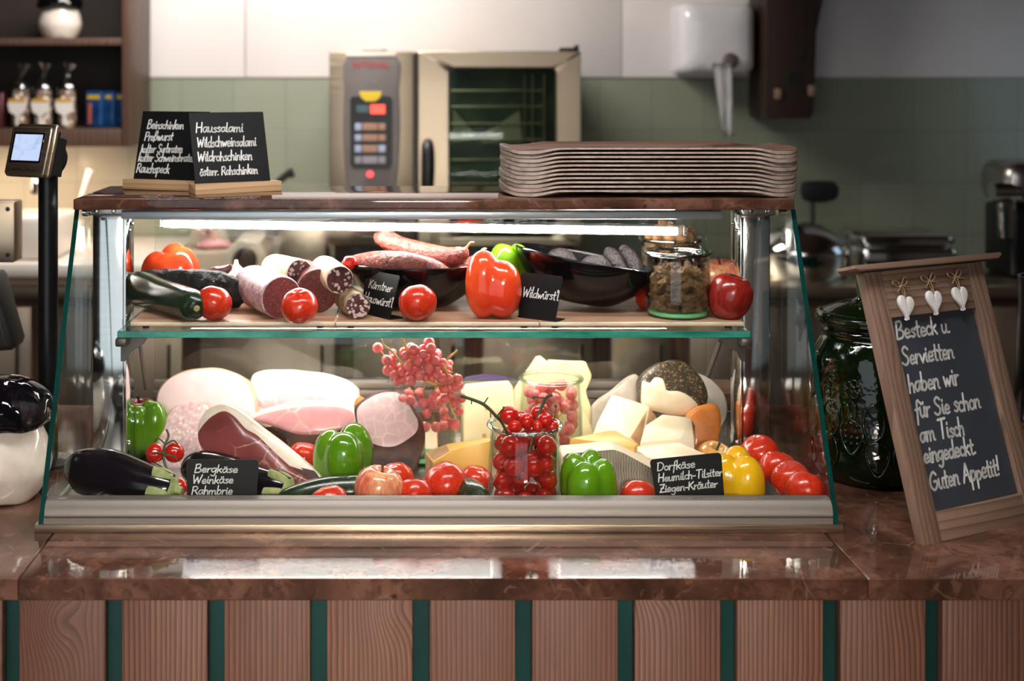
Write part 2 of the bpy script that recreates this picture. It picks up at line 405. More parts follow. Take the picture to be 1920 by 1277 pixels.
def write(bm, lines, to3d, rnd=1):
    """lines: (text, u, v, width, x_height, rise, stroke width); to3d(u, v) gives the point on the board"""
    rg = random.Random(rnd)
    for text, u, v, width, xh, rise, sw in lines:
        total = sum(60 if c == ' ' else GL[c][0] for c in text) / 100
        sx = width / total; pen = 0.0
        for c in text:
            if c == ' ': pen += 0.6; continue
            adv, st = GL[c]; jy = rg.uniform(-0.05, 0.05); js = rg.uniform(0.93, 1.07)
            for s in st.split('|'):
                pts = [tuple(float(q) / 100 for q in p.split(',')) for p in s.split()]
                pts = [Vector((x + 0.13 * y * js, y * js + jy, 0)) for x, y in pts]
                P = crom(pts, 4) if len(pts) > 2 else [pts[0], pts[1]]
                Q = []
                for p in P:
                    uu = u + (pen + p.x) * sx; Q.append(Vector((uu, v + p.y * xh + rise * (uu - u), 0)))
                for a, b in zip(Q, Q[1:]):
                    d = b - a
                    if d.length < 1e-7: continue
                    n = Vector((-d.y, d.x, 0)).normalized() * sw / 2
                    bm.faces.new([bm.verts.new(to3d(q.x, q.y)) for q in (a - n, b - n, b + n, a + n)])
                for q in Q:
                    bm.faces.new([bm.verts.new(to3d(q.x + sw / 2 * math.cos(k * math.pi / 4), q.y + sw / 2 * math.sin(k * math.pi / 4))) for k in range(8)])
            pen += adv / 100
def font_text(name, body, size, mat, parent, loc, rot=(R(90), 0, 0), ext=0.0004, sx=1.0):
    c = bpy.data.curves.new(name, 'FONT'); c.body = body; c.size = size; c.extrude = ext; c.align_x = 'CENTER'; c.align_y = 'CENTER'
    q = bpy.data.objects.new('text_source', c); COL.objects.link(q)
    me = bpy.data.meshes.new_from_object(q.evaluated_get(bpy.context.evaluated_depsgraph_get())); bpy.data.objects.remove(q)
    me.materials.clear(); me.materials.append(mat)
    o = bpy.data.objects.new(name, me); COL.objects.link(o); o.parent = parent; o.location = loc; o.rotation_euler = rot; o.scale = (sx, 1, 1)
    return o

# ------------------------------------------------------------------ the room
def tiles_mat():
    t = NT('sage_green_wall_tile'); v = t.coords((1, 1, 1), rnd=False)
    sep = t.n('ShaderNodeSeparateXYZ'); t.l(v, sep.inputs[0]); cmb = t.n('ShaderNodeCombineXYZ')
    t.l(t.math('ADD', sep.outputs[0], -0.9645 + 0.2024 * 30), cmb.inputs[0]); t.l(t.math('ADD', sep.outputs[2], -1.66 + 0.2024 * 30), cmb.inputs[1])
    br = t.n('ShaderNodeTexBrick'); br.offset = 0.0; br.squash = 1.0
    for k, x in (('Scale', 1.0), ('Brick Width', 0.2024), ('Row Height', 0.2024), ('Mortar Size', 0.0022), ('Mortar Smooth', 0.3), ('Bias', 0.0)): br.inputs[k].default_value = x
    br.inputs['Color1'].default_value = (*lin((136, 140, 122)), 1); br.inputs['Color2'].default_value = (*lin((128, 133, 115)), 1)
    br.inputs['Mortar'].default_value = (*lin((112, 118, 104)), 1); t.l(cmb.outputs[0], br.inputs['Vector'])
    nn = t.tex('noise', v, 5, 2); col = t.mix(t.math('MULTIPLY', nn, 0.3), br.outputs['Color'], lin((118, 125, 108)))
    h = t.math('SUBTRACT', t.math('MULTIPLY', nn, 0.8), br.outputs['Fac'])
    return t.bsdf(col, 0.22, 0, 0, 0.5, h, 0.35, 0.006)
MT['tile'] = tiles_mat()
MT['wall_white'] = plain('white_wall_panel', (214, 208, 206), 0.45, c2=(208, 201, 199), scale=3)
MT['ceiling'] = plain('brown_timber_ceiling', (100, 80, 66), 0.8, c2=(90, 71, 58), scale=2)
MT['floor'] = plain('dark_floor_tile', (70, 62, 56), 0.4, c2=(82, 72, 64), scale=3)
MT['side'] = plain('brown_side_wall_paint', (96, 82, 74), 0.7, c2=(88, 75, 68), scale=2)
bm = B(); box(bm, -3.0, 3.2, 5.0, 5.1, 0, 1.66); struct('wall_back', bm, MT['tile'])
bm = B()
for a, b in ((-3.0, -0.6105), (-0.6075, 0.8455), (0.8485, 3.2)): box(bm, a, b, 4.992, 5.1, 1.6602, 2.75, 0.0015)
struct('wall_upper', bm, MT['wall_white'])
bm = B(); box(bm, -3.0, 3.2, -3.6, 5.1, -0.05, 0); struct('floor', bm, MT['floor'])
bm = B(); box(bm, -3.0, 3.2, -3.6, 5.1, 2.75, 2.8); struct('ceiling', bm, MT['ceiling'])
bm = B(); box(bm, -3.1, -3.0, -3.6, 5.1, 0, 2.8); struct('wall_left', bm, MT['side'])
bm = B(); box(bm, 3.2, 3.3, -3.6, 5.1, 0, 2.8); struct('wall_right', bm, MT['side'])

# ------------------------------------------------------------------ front counter
ZC = 0.95
t = thing('serving_counter', 'plank-clad counter base with brown boards over a dark teal backing', 'counter', (0, 1.86, 0))
bm = B(); box(bm, -2.2, 2.2, 1.866, 2.74, 0.0, 0.918); obj('backing_panel', bm, MT['teal'], t, w=True)
bm = B(); box(bm, -2.2, 2.2, 1.855, 1.866, 0, 0.08, 0.002); obj('kick_board', bm, MT['dark_wood'], t, w=True)
for i in range(-3, 12):
    x = -0.548 + i * 0.1466
    bm = B(); box(bm, x - 0.06125, x + 0.06125, -0.01, 0.012, 0.09 - 0.45, 0.917 - 0.45, 0.0018)
    o = obj('plank', bm, MT['plank'], t); o.location = (0.06125, -0.005, 0.45)
for a, b, lab in ((-2.3, -0.5405, 'brown marble counter slab under the mushroom jar and scale post'),
                  (-0.539, 0.6525, 'middle brown marble counter slab carrying the glass food display case'),
                  (0.654, 2.3, 'brown marble counter slab under the wooden chalkboard and green glass jar')):
    bm = B()
    if a < -1: prism(bm, [(a, 1.8125), (b, 1.8125), (b, 2.0), (-0.557, 2.02), (-0.557, 2.78), (a, 2.78)], 0.919, ZC, 0.0015, 1, 'xy')
    elif b > 1: prism(bm, [(a, 1.8125), (b, 1.8125), (b, 2.78), (0.669, 2.78), (0.669, 2.02), (a, 2.0)], 0.919, ZC, 0.0015, 1, 'xy')
    else: prism(bm, [(a, 1.8125), (b, 1.8125), (b, 2.02), (a, 2.02)], 0.919, ZC, 0.0015, 1, 'xy')
    tag(obj('counter_slab', bm, MT['marble']), lab, 'countertop')

# ------------------------------------------------------------------ display case
XL, XR, ZF, ZB = -0.5635, 0.675, 0.94, 1.2335
case = thing('display_case', 'countertop glass food display case with slanted front and steel columns', 'display case', (0.055, 2.3, ZC))
bm = B()
for q in ((XL - 0.0055, XR + 0.006, 1.994, 2.03), (XL - 0.0055, XR + 0.006, 2.575, 2.625), (XL - 0.0055, XL + 0.009, 2.0305, 2.5745), (XR - 0.009, XR + 0.006, 2.0305, 2.5745)): box(bm, *q, ZC, 0.963, 0.0015)
obj('base_plate', bm, MT['warm_steel'], case, w=True)
bm = B()
prof = [(1.999, .963), (1.999, .9710), (2.0035, .9722), (2.0035, .9742), (1.999, .9756), (2.0000, .9815), (2.0045, .9900), (2.011, .9950), (2.02, .9970), (2.03, .9970), (2.03, .963)]
prism(bm, prof, XL + 0.0085, XR - 0.0085, 0, plane='yz'); obj('front_rail', bm, MT['alu'], case, w=True, sharp=25)
bm = B(); box(bm, XL + 0.0095, XR - 0.0095, 2.031, 2.575, ZF - 0.01, ZF); box(bm, XL + 0.0095, -0.5, 2.0315, 2.30, ZF, 0.966, 0.003); box(bm, XL + 0.0095, XR - 0.0095, 2.568, 2.5745, ZF, 0.99)
obj('tray_floor', bm, MT['steel_x'], case, w=True)
for x0 in (XL, XR - 0.008):
    bm = B(); prism(bm, [(1.996, .9635), (2.219, 1.4275), (2.60, 1.4275), (2.60, .9635)], x0, x0 + 0.008, 0, plane='yz')
    bm.normal_update()
    for f in bm.faces: f.material_index = 0 if abs(f.normal.x) > 0.9 else 1
    obj('side_glass', bm, [MT['side_pane'], MT['glass_edge']], case, w=True)
bm = B(); prism(bm, [(2.0125, .9972), (2.2195, 1.4275), (2.2245, 1.4275), (2.0175, .9972)], XL + 0.009, XR - 0.009, 0, plane='yz')
obj('front_glass', bm, thin_glass('front_pane_glass', (0.985, 0.995, 0.99), 0.04, 0.03), case, w=True)
for s, xa, xb in ((1, -0.555, -0.496), (-1, 0.605, 0.658)):
    bm = B(); box(bm, xa, xb, 2.31, 2.385, ZF, 1.409, 0.0025); c = obj('column', bm, MT['steel'], case, w=True)
    xi = xb if s > 0 else xa
    bm = B(); box(bm, xi - 0.002 if s < 0 else xi - 0.004, xi + 0.004 if s < 0 else xi + 0.002, 2.3055, 2.3105, ZF, 1.405, 0.001); obj('edge_strip', bm, MT['chrome'], c, w=False).location = -Vector(case['base'])
    for z in (1.388, 1.378, 1.18, 0.995):
        bm = B(); lathe(bm, [(0, 0.004), (0.003, 0.003), (0.004, 0)], 12, (0, 0, 0), rot=(0, R(90) * s, 0))
        o = obj('screw', bm, MT['chrome'], c); o.location = Vector((xi + (0.0005 if s > 0 else -0.0005), 2.335 if z != 1.388 else 2.36, z)) - Vector(case['base'])
    xo = xa - 0.004 if s > 0 else xa + 0.0
    bm = B(); box(bm, xa - 0.003, xb + 0.002, 2.285, 2.306, 1.4095, 1.427, 0.004, 3); pl = obj('corner_plate', bm, MT['steel_x'], case, w=True)
    for fx in (0.22, 0.74):
        bm = B(); lathe(bm, [(0, -0.004), (0.0035, -0.003), (0.0045, 0)], 14, rot=(R(90), 0, 0)); bm2 = bm
        for v in bm2.verts: v.co.y *= -1
        o = obj('screw', bm2, MT['chrome'], pl); o.location = Vector((xa + fx * (xb - xa), 2.2848, 1.418)) - Vector(case['base'])
    xg = (xa - 0.006, xa - 0.003) if s > 0 else (xb + 0.003, xb + 0.006)
    bm = B(); lathe(bm, [(0, -0.004), (0.0075, -0.004), (0.0075, 0.006), (0.006, 0.006), (0.006, 0.0115), (0, 0.0115)], 20, ((xa + XL) / 2 + 0.003 if s > 0 else (xb + XR) / 2 - 0.006, 2.262, 1.4185), rot=(0, R(90), 0))
    obj('glass_clamp', bm, MT['chrome'], case, w=True)
bm = B(); box(bm, -0.4925, 0.559, 2.262, 2.296, 1.4215, 1.4275, 0.0012); box(bm, -0.4925, 0.559, 2.258, 2.297, 1.4065, 1.4208, 0.002)
obj('top_rail', bm, MT['rail_white'], case, w=True)
bm = B(); box(bm, -0.546, 0.659, 2.345, 2.6, 1.418, 1.4275, 0.001); obj('roof_plate', bm, MT['steel_x'], case, w=True)
# light tube under the roof
def bar_between(bm, a, b, hy, hz, mi=0):
    a, b = Vector(a), Vector(b); d = (b - a); ang = math.atan2(d.y, d.x)
    c = (a + b) / 2
    box(bm, c.x - d.length / 2, c.x + d.length / 2, c.y - hy, c.y + hy, c.z - hz, c.z + hz, 0, mi=mi, rot=(0, 0, ang))
LA, LB = (-0.452, 2.425, 1.3835), (0.503, 2.305, 1.381)
MT['led'] = emitter('led_light', (1.0, 0.96, 0.92), 98)
MT['led_low'] = emitter('led_light_low', (1.0, 0.93, 0.85), 88)
MT['clear_plastic'] = thin_glass('clear_plastic_cover', (0.96, 0.97, 0.98), 0.06)
bm = B(); bar_between(bm, LA, LB, 0.0075, 0.0095); lt = obj('light_tube', bm, MT['clear_plastic'], case, w=True)
bm = B(); bar_between(bm, (LA[0] + 0.004, LA[1], LA[2] - 0.002), (LB[0] - 0.012, LB[1] + 0.0012, LB[2] - 0.002), 0.0035, 0.0052)
obj('light_strip', bm, MT['led'], lt, w=False).location = -Vector(case['base'])
for p, sg in ((LA, -1), (LB, 1)):
    bm = B(); box(bm, p[0] - 0.003, p[0] + 0.003, p[1] - 0.0085, p[1] + 0.0085, p[2] - 0.0105, p[2] + 0.0105, 0.001)
    obj('end_cap', bm, MT['clear_plastic'], lt).location = -Vector(case['base'])
for x in (-0.38, 0.43):
    y = LA[1] + (x - LA[0]) / (LB[0] - LA[0]) * (LB[1] - LA[1])
    bm = B(); box(bm, x - 0.008, x + 0.008, y - 0.006, y + 0.006, 1.3935, 1.419, 0.001); obj('clip', bm, MT['clear_plastic'], lt).location = -Vector(case['base'])
# middle shelf
bm = B(); box(bm, -0.486, 0.592, 2.198, 2.52, 1.2108, 1.2222, 0.0008, 1); bm.normal_update()
for f in bm.faces: f.material_index = 0 if abs(f.normal.z) > 0.9 else 1
sh = obj('glass_shelf', bm, [MT['glass'], MT['shelf_edge']], case, w=True)
for s, x in ((-1, -0.486), (1, 0.592)):
    bm = B(); box(bm, x - 0.016 if s > 0 else x - 0.003, x + 0.003 if s > 0 else x + 0.016, 2.194, 2.222, 1.196, 1.2105, 0.003)
    k = [(x, 1.211), (x - s * 0.05, 1.211), (x - s * 0.04, 1.195), (x - s * 0.018, 1.182), (x - s * 0.008, 1.165), (x, 1.165)]
    prism(bm, k, 2.225, 2.229, 0.0008, 1); obj('shelf_bracket', bm, MT['bracket_steel'], case, w=True)
    bm = B(); tube(bm, [(x + s * 0.002 - s * .012, 2.31, 1.2), (x - s * .014, 2.23, 1.2)], 0.004, 10); obj('bracket_pin', bm, MT['chrome'], case, w=True)
    a, b = (W(262, 640, 2.53), W(274, 728, 2.56)) if s < 0 else (W(1350, 640, 2.53), W(1324, 712, 2.56))
    bm = B(); tube(bm, [a, b], 0.0065, 8, flat=0.6); obj('support_arm', bm, MT['alu'], case, w=True)
bm = B(); box(bm, -0.5, 0.61, 2.585, 2.62, ZF - 0.012, 1.012, 0.002); box(bm, -0.5, 0.61, 2.578, 2.622, 1.014, 1.030, 0.003); box(bm, -0.5, 0.61, 2.588, 2.612, 1.031, 1.046, 0.002)
obj('rear_rail', bm, MT['alu'], case, w=True)
for x0, x1, y in ((-0.5, 0.075, 2.604), (0.055, 0.61, 2.592)):
    bm = B(); box(bm, x0, x1, y, y + 0.005, 1.046, 1.416); bm.normal_update()
    for f in bm.faces: f.material_index = 1 if abs(f.normal.x) > 0.9 else 0
    obj('sliding_glass', bm, [MT['glass'], MT['clear_plastic']], case, w=True)
bm = B(); box(bm, -0.44, 0.55, 2.44, 2.456, 1.2040, 1.2105, 0.001); u = obj('under_shelf_light', bm, MT['alu'], case, w=True)
bm = B(); box(bm, -0.40, 0.50, 2.443, 2.453, 1.2020, 1.2040); obj('light_strip', bm, MT['led_low'], u).location = -Vector(case['base'])
# marble top
bm = B(); box(bm, -0.5616, 0.668, 2.20, 2.475, 1.4285, 1.447, 0.002); tag(obj('marble_top', bm, MT['marble']), 'brown marble slab lying on top of the glass display case', 'stone slab')
# wooden boards on the shelf
for x0, x1, lab in ((-0.4695, -0.1165, 'wooden shelf board under the zucchini and the thick salamis'), (-0.1155, 0.2355, 'wooden shelf board under the black bowl of red sausages'), (0.2365, 0.588, 'wooden shelf board under the tilted black bowl and walnut jars')):
    t = thing('serving_board', lab, 'board', ((x0 + x1) / 2, 2.36, 1.2222), group=None)
    bm = B(); box(bm, x0, x1, 2.222, 2.5, 1.2258, ZB, 0.0025, 3)
    bm.normal_update()
    for f in bm.faces: f.material_index = 0 if f.normal.z > 0.9 else 1
    obj('panel', bm, [MT['board'], MT['board_edge']], t, w=True)
    for fx in (x0 + 0.026, x1 - 0.026):
        for fy in (2.23, 2.48):
            bm = B(); lathe(bm, [(0, 0), (0.006, 0), (0.006, 0.0037), (0, 0.0037)], 14); o = obj('rubber_foot', bm, MT['black_matte'], t); o.location = Vector((fx, fy, 1.2222)) - Vector(t['base'])

# ------------------------------------------------------------------ price cards and boards
def card(name, label, bl, yaw, w, h, lean, z, lines, roll=0.0, foot=True, rad=0.006, sw=0.002):
    """black card on an L foot; bl: (x, y) of its lower left corner"""
    t = thing(name, label, 'sign', (bl[0], bl[1], z), (0, 0, yaw))
    m = Matrix.Rotation(-lean, 4, 'X') @ Matrix.Rotation(roll, 4, 'Y')
    bm = B(); p = []
    for cx, cz, a0 in ((w - rad, rad if not foot else 0.001, -90), (w - rad, h - rad, 0), (rad, h - rad, 90), (rad, rad if not foot else 0.001, 180)):
        r = rad if cz > rad * 1.5 or not foot else 0.001
        for k in range(5): p.append((cx + r * math.cos(R(a0 + k * 22.5)), cz + r * math.sin(R(a0 + k * 22.5))))
    prism(bm, p, 0, 0.0018)
    bmesh.ops.transform(bm, matrix=m, verts=bm.verts)
    obj('panel', bm, MT['slate'], t)
    if foot:
        bm = B(); box(bm, 0.002, w - 0.002, 0.0, 0.03, 0.0, 0.0018, 0.0006, 1); obj('foot', bm, MT['slate'], t)
    bm = B(); write(bm, lines, lambda u, v: m @ Vector((u, -0.0004, v)), hash(label) % 97 if False else len(label))
    obj('handwriting', bm, MT['chalk'], t, recalc=False)
    return t
L2 = 0.0018
card('price_card', 'small black card with white handwriting standing before the bowl of red sausages', (-0.079, 2.312), R(-52), 0.095, 0.078, R(14), ZB,
     [("Kärntner", 0.014, 0.047, 0.068, 0.0075, 0, L2), ("Hauswürst'l", 0.008, 0.022, 0.084, 0.0085, 0, L2)])
card('price_card', 'small black card with one handwritten word before the tilted black bowl', (0.199, 2.268), R(-36), 0.083, 0.079, R(14), ZB,
     [("Wildwürst'l", 0.007, 0.037, 0.073, 0.0085, 0, L2)])
card('price_card', 'black handwritten card beside the eggplant at the front of the case', (XP(347, 2.064), 2.064), R(0), 0.1165, 0.1005, R(6), ZF,
     [("Bergkäse", 0.013, 0.0805, 0.070, 0.0064, 0, L2), ("Weinkäse", 0.010, 0.0635, 0.066, 0.0064, 0, L2), ("Rahmbrie", 0.009, 0.0465, 0.066, 0.0064, 0, L2)])
card('price_card', 'black handwritten card standing against the yellow bell pepper', (XP(1232, 2.066), 2.066), R(0), 0.1155, 0.1005, R(6), ZF,
     [("Dorfkäse", 0.009, 0.0815, 0.062, 0.0066, 0, L2), ("Heumilch-Tilsiter", 0.009, 0.0645, 0.104, 0.0064, 0, L2), ("Ziegen-Kräuter", 0.009, 0.0475, 0.094, 0.0064, 0, L2)], roll=R(-5.5))
def slate_sign(label, p0, yaw, lines, bx0, bx1, px0, px1):
    t = thing('slate_sign', label, 'sign', (*p0, 1.447), (0, 0, yaw))
    bm = B(); box(bm, bx0, bx1, 0, 0.034, 0, 0.0185, 0.001); obj('wooden_base', bm, MT['beech'], t)
    m = Matrix.Translation((0, 0.010, 0.012)) @ Matrix.Rotation(R(-15), 4, 'X')
    bm = B(); box(bm, px0, px1, 0, 0.003, 0.0, 0.137, 0.0006, 1); bmesh.ops.transform(bm, matrix=m, verts=bm.verts); obj('panel', bm, MT['slate'], t)
    bm = B(); write(bm, lines, lambda u, v: m @ Vector((u, -0.0004, v)), 5); obj('handwriting', bm, MT['chalk'], t, recalc=False)
S3 = 0.0024
slate_sign('black slate sign in a pale wooden foot listing five cold meats', (-0.522, 2.405), R(-20),
    [("Beinschinken", 0.030, 0.103, 0.078, 0.0082, 0, S3), ("Preßwurst", 0.028, 0.080, 0.060, 0.0085, 0.02, S3), ("kalter Surbraten", 0.024, 0.057, 0.088, 0.0080, 0.02, S3),
     ("kalter Schweinsbraten", 0.021, 0.040, 0.120, 0.0080, 0.02, S3), ("Rauchspeck", 0.020, 0.019, 0.070, 0.0088, 0, S3)], 0, 0.162, 0.016, 0.158)
slate_sign('black slate sign in a pale wooden foot listing four salami and ham kinds', (-0.366, 2.280), R(30),
    [("Haussalami", 0.014, 0.100, 0.092, 0.0088, 0.0, S3), ("Wildschweinsalami", 0.014, 0.073, 0.115, 0.0092, 0.0, S3), ("Wildrohschinken", 0.012, 0.047, 0.106, 0.0088, 0.0, S3),
     ("österr. Rohschinken", 0.014, 0.021, 0.112, 0.0082, 0.0, S3)], 0, 0.167, 0.004, 0.150)
# big chalkboard
t = thing('chalkboard_sign', 'wooden framed chalkboard with three white hearts leaning on the counter', 'chalkboard', (0.784, 1.937, ZC), (0, 0, R(27.3)))
m = Matrix.Rotation(R(-16.7), 4, 'X'); BW, BH = 0.272, 0.413
def tb(bm): bmesh.ops.transform(bm, matrix=m, verts=bm.verts); return bm
bm = B(); box(bm, 0, 0.038, 0, 0.018, 0, BH, 0.0015); obj('side_stile', tb(bm), MT['frame_wood'], t)
bm = B(); box(bm, BW - 0.038, BW, 0, 0.018, 0, BH, 0.0015); obj('side_stile', tb(bm), MT['frame_wood'], t)
bm = B(); box(bm, 0.0385, BW - 0.0385, 0.0005, 0.018, 0, 0.044, 0.0015); obj('bottom_rail', tb(bm), MT['frame_wood_x'], t)
bm = B(); box(bm, 0.0385, BW - 0.0385, 0.0005, 0.018, BH - 0.075, BH, 0.0015); obj('top_rail', tb(bm), MT['frame_wood_x'], t)
bm = B(); prism(bm, [(-0.024, BH + .001), (BW + 0.024, BH + .001), (BW + 0.033, BH + 0.006), (BW + 0.033, BH + 0.011), (-0.033, BH + 0.011), (-0.033, BH + 0.006)], -0.017, 0.024, 0.002); obj('cap_moulding', tb(bm), MT['frame_wood_x'], t)
bm = B(); box(bm, 0.0385, BW - 0.0385, 0.008, 0.012, 0.0445, BH - 0.0755); obj('writing_panel', tb(bm), MT['slate_blue'], t)
bm = B(); box(bm, 0.10, 0.17, 0.016, 0.026, 0.0, 0.28, 0.001, rot=(R(14), 0, 0), about=(0.13, 0.02, 0.28)); obj('back_leg', tb(bm), MT['frame_wood'], t)
SB = 0.0041; bm = B()
write(bm, [("Besteck u.", 0.046, 0.305, 0.124, 0.0135, 0, SB), ("Servietten", 0.046, 0.264, 0.118, 0.0135, 0, SB), ("haben wir", 0.047, 0.222, 0.114, 0.0142, 0, SB), ("für Sie schon", 0.049, 0.182, 0.148, 0.0138, 0, SB),
           ("am Tisch", 0.047, 0.146, 0.100, 0.0138, 0, SB), ("eingedeckt.", 0.045, 0.115, 0.118, 0.0130, 0, SB), ("Guten Appetit!", 0.045, 0.074, 0.160, 0.0140, 0.02, SB)],
      lambda u, v: m @ Vector((u, 0.0076, v)), 3)
obj('handwriting', bm, MT['chalk'], t, recalc=False)
hs = [(math.sin(a) ** 3 * 16, 13 * math.cos(a) - 5 * math.cos(2 * a) - 2 * math.cos(3 * a) - math.cos(4 * a)) for a in [2 * math.pi * k / 40 for k in range(40)]]
for hx, dz, rr in ((0.070, 0.003, 0.2), (0.135, 0.006, 0.1), (0.197, 0.008, 0.02)):
    bm = B(); prism(bm, [(x * 0.00105, z * 0.00135) for x, z in hs], -0.0075, -0.0005, 0.0022, 3)
    for v in bm.verts: v.co = Matrix.Rotation(rr, 3, 'Y') @ v.co + Vector((hx, 0, BH - 0.062 + dz))
    h = obj('heart', tb(bm), MT['white_paint'], t)
    bm = B(); c = Vector((hx - 0.002, -0.004, BH - 0.030 + dz))
    def tw(*pp): tube(bm, [c + Vector((a, -0.002 + b * 0.002, d)) for a, b, d in pp], 0.0011, 6, 4)
    tw((0, 0, 0), (-0.006, 1, 0.008), (-0.017, 0, 0.008), (-0.018, -1, 0.002), (-0.008, 0, -0.001), (0, 0, 0))
    tw((0, 0, 0), (0.005, -1, 0.01), (0.013, 0, 0.013), (0.017, 1, 0.007), (0.009, 0, 0.001), (0, 0, 0))
    tw((0, 0, 0), (0.008, -1, -0.002), (0.02, 0, -0.004)); tw((0, 0, 0), (-0.007, -1, -0.004), (-0.012, 0, -0.010))
    tw((-0.003, 0, 0), (-0.001, 0, -0.010), (0.002, 0, -0.020)); tw((0.002, 0, 0), (0.004, 0, -0.010), (0.003, 0, -0.020))
    blob(bm, lambda d: d * 0.0026, 10, 6, c=c)
    obj('twine_bow', tb(bm), MT['twine'], h)
# ------------------------------------------------------------------ food materials
def skinmat(name, c, c2, scale=12, lo=0.4, hi=0.65, rough=0.16, coat=0.35, bump=0.0, bscale=300, stretch=(1, 1, 1), sss=0.0, sssr=(0.006, 0.002, 0.001)):
    return plain(name, c, rough, 0, coat, c2, scale, lo, hi, bump, bscale, 0.0006, 0.5, stretch, sss, sssr)
MT['tomato'] = skinmat('tomato_skin', (186, 38, 16), (202, 58, 26), 9, rough=0.22, coat=0.2)
MT['cherry'] = skinmat('cherry_tomato_skin', (176, 18, 12), (196, 36, 18), 20, rough=0.14)
MT['pep_red'] = skinmat('red_pepper_skin', (220, 52, 24), (232, 86, 40), 10, rough=0.15)
MT['pep_green'] = skinmat('green_pepper_skin', (74, 124, 10), (96, 144, 18), 12, rough=0.15)
MT['pep_yellow'] = skinmat('yellow_pepper_skin', (226, 164, 8), (234, 184, 30), 12, rough=0.15)
MT['stem_green'] = plain('green_stalk', (96, 120, 50), 0.55, c2=(70, 92, 36), scale=60)
MT['vine'] = plain('dark_green_vine', (62, 72, 34), 0.55, c2=(44, 54, 24), scale=90)
MT['grape_stem'] = plain('yellow_grape_stalk', (206, 168, 86), 0.5, c2=(178, 138, 62), scale=90)
MT['eggplant'] = skinmat('aubergine_skin', (9, 6, 10), (14, 8, 16), 6, rough=0.14, coat=0.15)
MT['calyx'] = plain('pale_green_calyx', (150, 156, 98), 0.6, c2=(112, 122, 66), scale=60, bump=0.3)
MT['zucchini'] = skinmat('dark_zucchini_skin', (26, 42, 24), (48, 70, 38), 60, 0.52, 0.7, rough=0.24, coat=0.2, stretch=(1, 1, 0.3))
MT['scar'] = plain('dry_stem_scar', (176, 160, 110), 0.8, c2=(140, 120, 76), scale=200)
def apple_mat(name, red, red2, yel, lo, hi):
    t = NT(name); v = t.coords((1, 1, 1)); vs = t.coords((30, 30, 4))
    a = t.tex('noise', v, 14, 3); s = t.tex('noise', vs, 6, 3)
    col = t.mix(t.maprange(s, 0.35, 0.7), lin(red), lin(red2))
    col = t.mix(t.maprange(t.math('ADD', t.math('MULTIPLY', a, 0.7), t.math('MULTIPLY', s, 0.3)), lo, hi), col, lin(yel))
    return t.bsdf(col, 0.2, 0, 0.3)
MT['apple_red'] = apple_mat('red_apple_skin', (128, 22, 20), (152, 42, 32), (176, 96, 56), 0.60, 0.85)
MT['apple_pale'] = apple_mat('streaked_apple_skin', (196, 84, 66), (210, 116, 88), (224, 184, 130), 0.42, 0.66)
MT['apple_yellow'] = apple_mat('yellow_apple_skin', (206, 120, 70), (216, 150, 90), (222, 186, 100), 0.34, 0.58)
MT['grape'] = plain('red_grape_skin', (210, 82, 92), 0.2, 0, 0.2, (236, 152, 142), 40, 0.42, 0.7)
MT['fat'] = plain('white_pork_fat', (236, 222, 206), 0.35, 0, 0.15, (226, 206, 186), 40)
MT['ham_face'] = plain('pale_cooked_ham', (238, 214, 216), 0.38, 0, 0.1, (226, 190, 196), 14, 0.45, 0.75, bump=0.1, bscale=90)
def web_mat(name, c, c2, web, sc, w=0.06, rough=0.38, amt=0.8, dist=0.02):
    t = NT(name); v = t.coords((1, 1, 1)); nn = t.n('ShaderNodeTexNoise'); nn.inputs['Scale'].default_value = 30; t.l(v, nn.inputs['Vector'])
    ad = t.n('ShaderNodeVectorMath', operation='MULTIPLY_ADD'); t.l(nn.outputs['Color'], ad.inputs[0]); ad.inputs[1].default_value = (dist,) * 3; t.l(v, ad.inputs[2])
    e = t.tex('voronoi', ad.outputs[0], sc, feature='DISTANCE_TO_EDGE'); f = t.tex('noise', v, sc * 0.8, 4)
    col = t.mix(t.maprange(f, 0.35, 0.7), lin(c), lin(c2)); m = t.tex('noise', v, sc * 0.5, 2)
    col = t.mix(t.math('MULTIPLY', t.math('MULTIPLY', t.maprange(e, w, 0.0), t.maprange(m, 0.35, 0.6)), amt), col, lin(web))
    return t.bsdf(col, rough, 0, 0.15, bump=f, bstr=0.15)
MT['ham_web'] = web_mat('smoked_ham_face', (232, 200, 204), (222, 184, 190), (244, 232, 228), 40, 0.10)
MT['ham_pink'] = web_mat('pink_ham_face', (218, 158, 160), (204, 136, 142), (238, 216, 208), 26, 0.06, amt=0.7)
MT['raw_ham'] = web_mat('dark_raw_ham', (132, 66, 62), (112, 50, 48), (206, 168, 150), 20, 0.035, 0.3, 0.75, 0.03)
MT['rind'] = plain('smoked_brown_rind', (130, 78, 44), 0.6, 0, 0.0, (78, 42, 26), 26, 0.35, 0.65, bump=0.5, bscale=60)
MT['rind_dark'] = plain('dark_smoked_rind', (84, 46, 30), 0.6, 0, 0.0, (36, 20, 15), 30, 0.35, 0.65, bump=0.6, bscale=60)
MT['rind_pale'] = plain('pale_rind', (214, 188, 160), 0.45, 0, 0.1, (196, 160, 126), 26, bump=0.2, bscale=80)
MT['speck'] = plain('black_smoked_speck', (22, 13, 14), 0.6, 0, 0.0, (10, 6, 7), 30, 0.35, 0.65, bump=1.0, bscale=90, bdist=0.006)
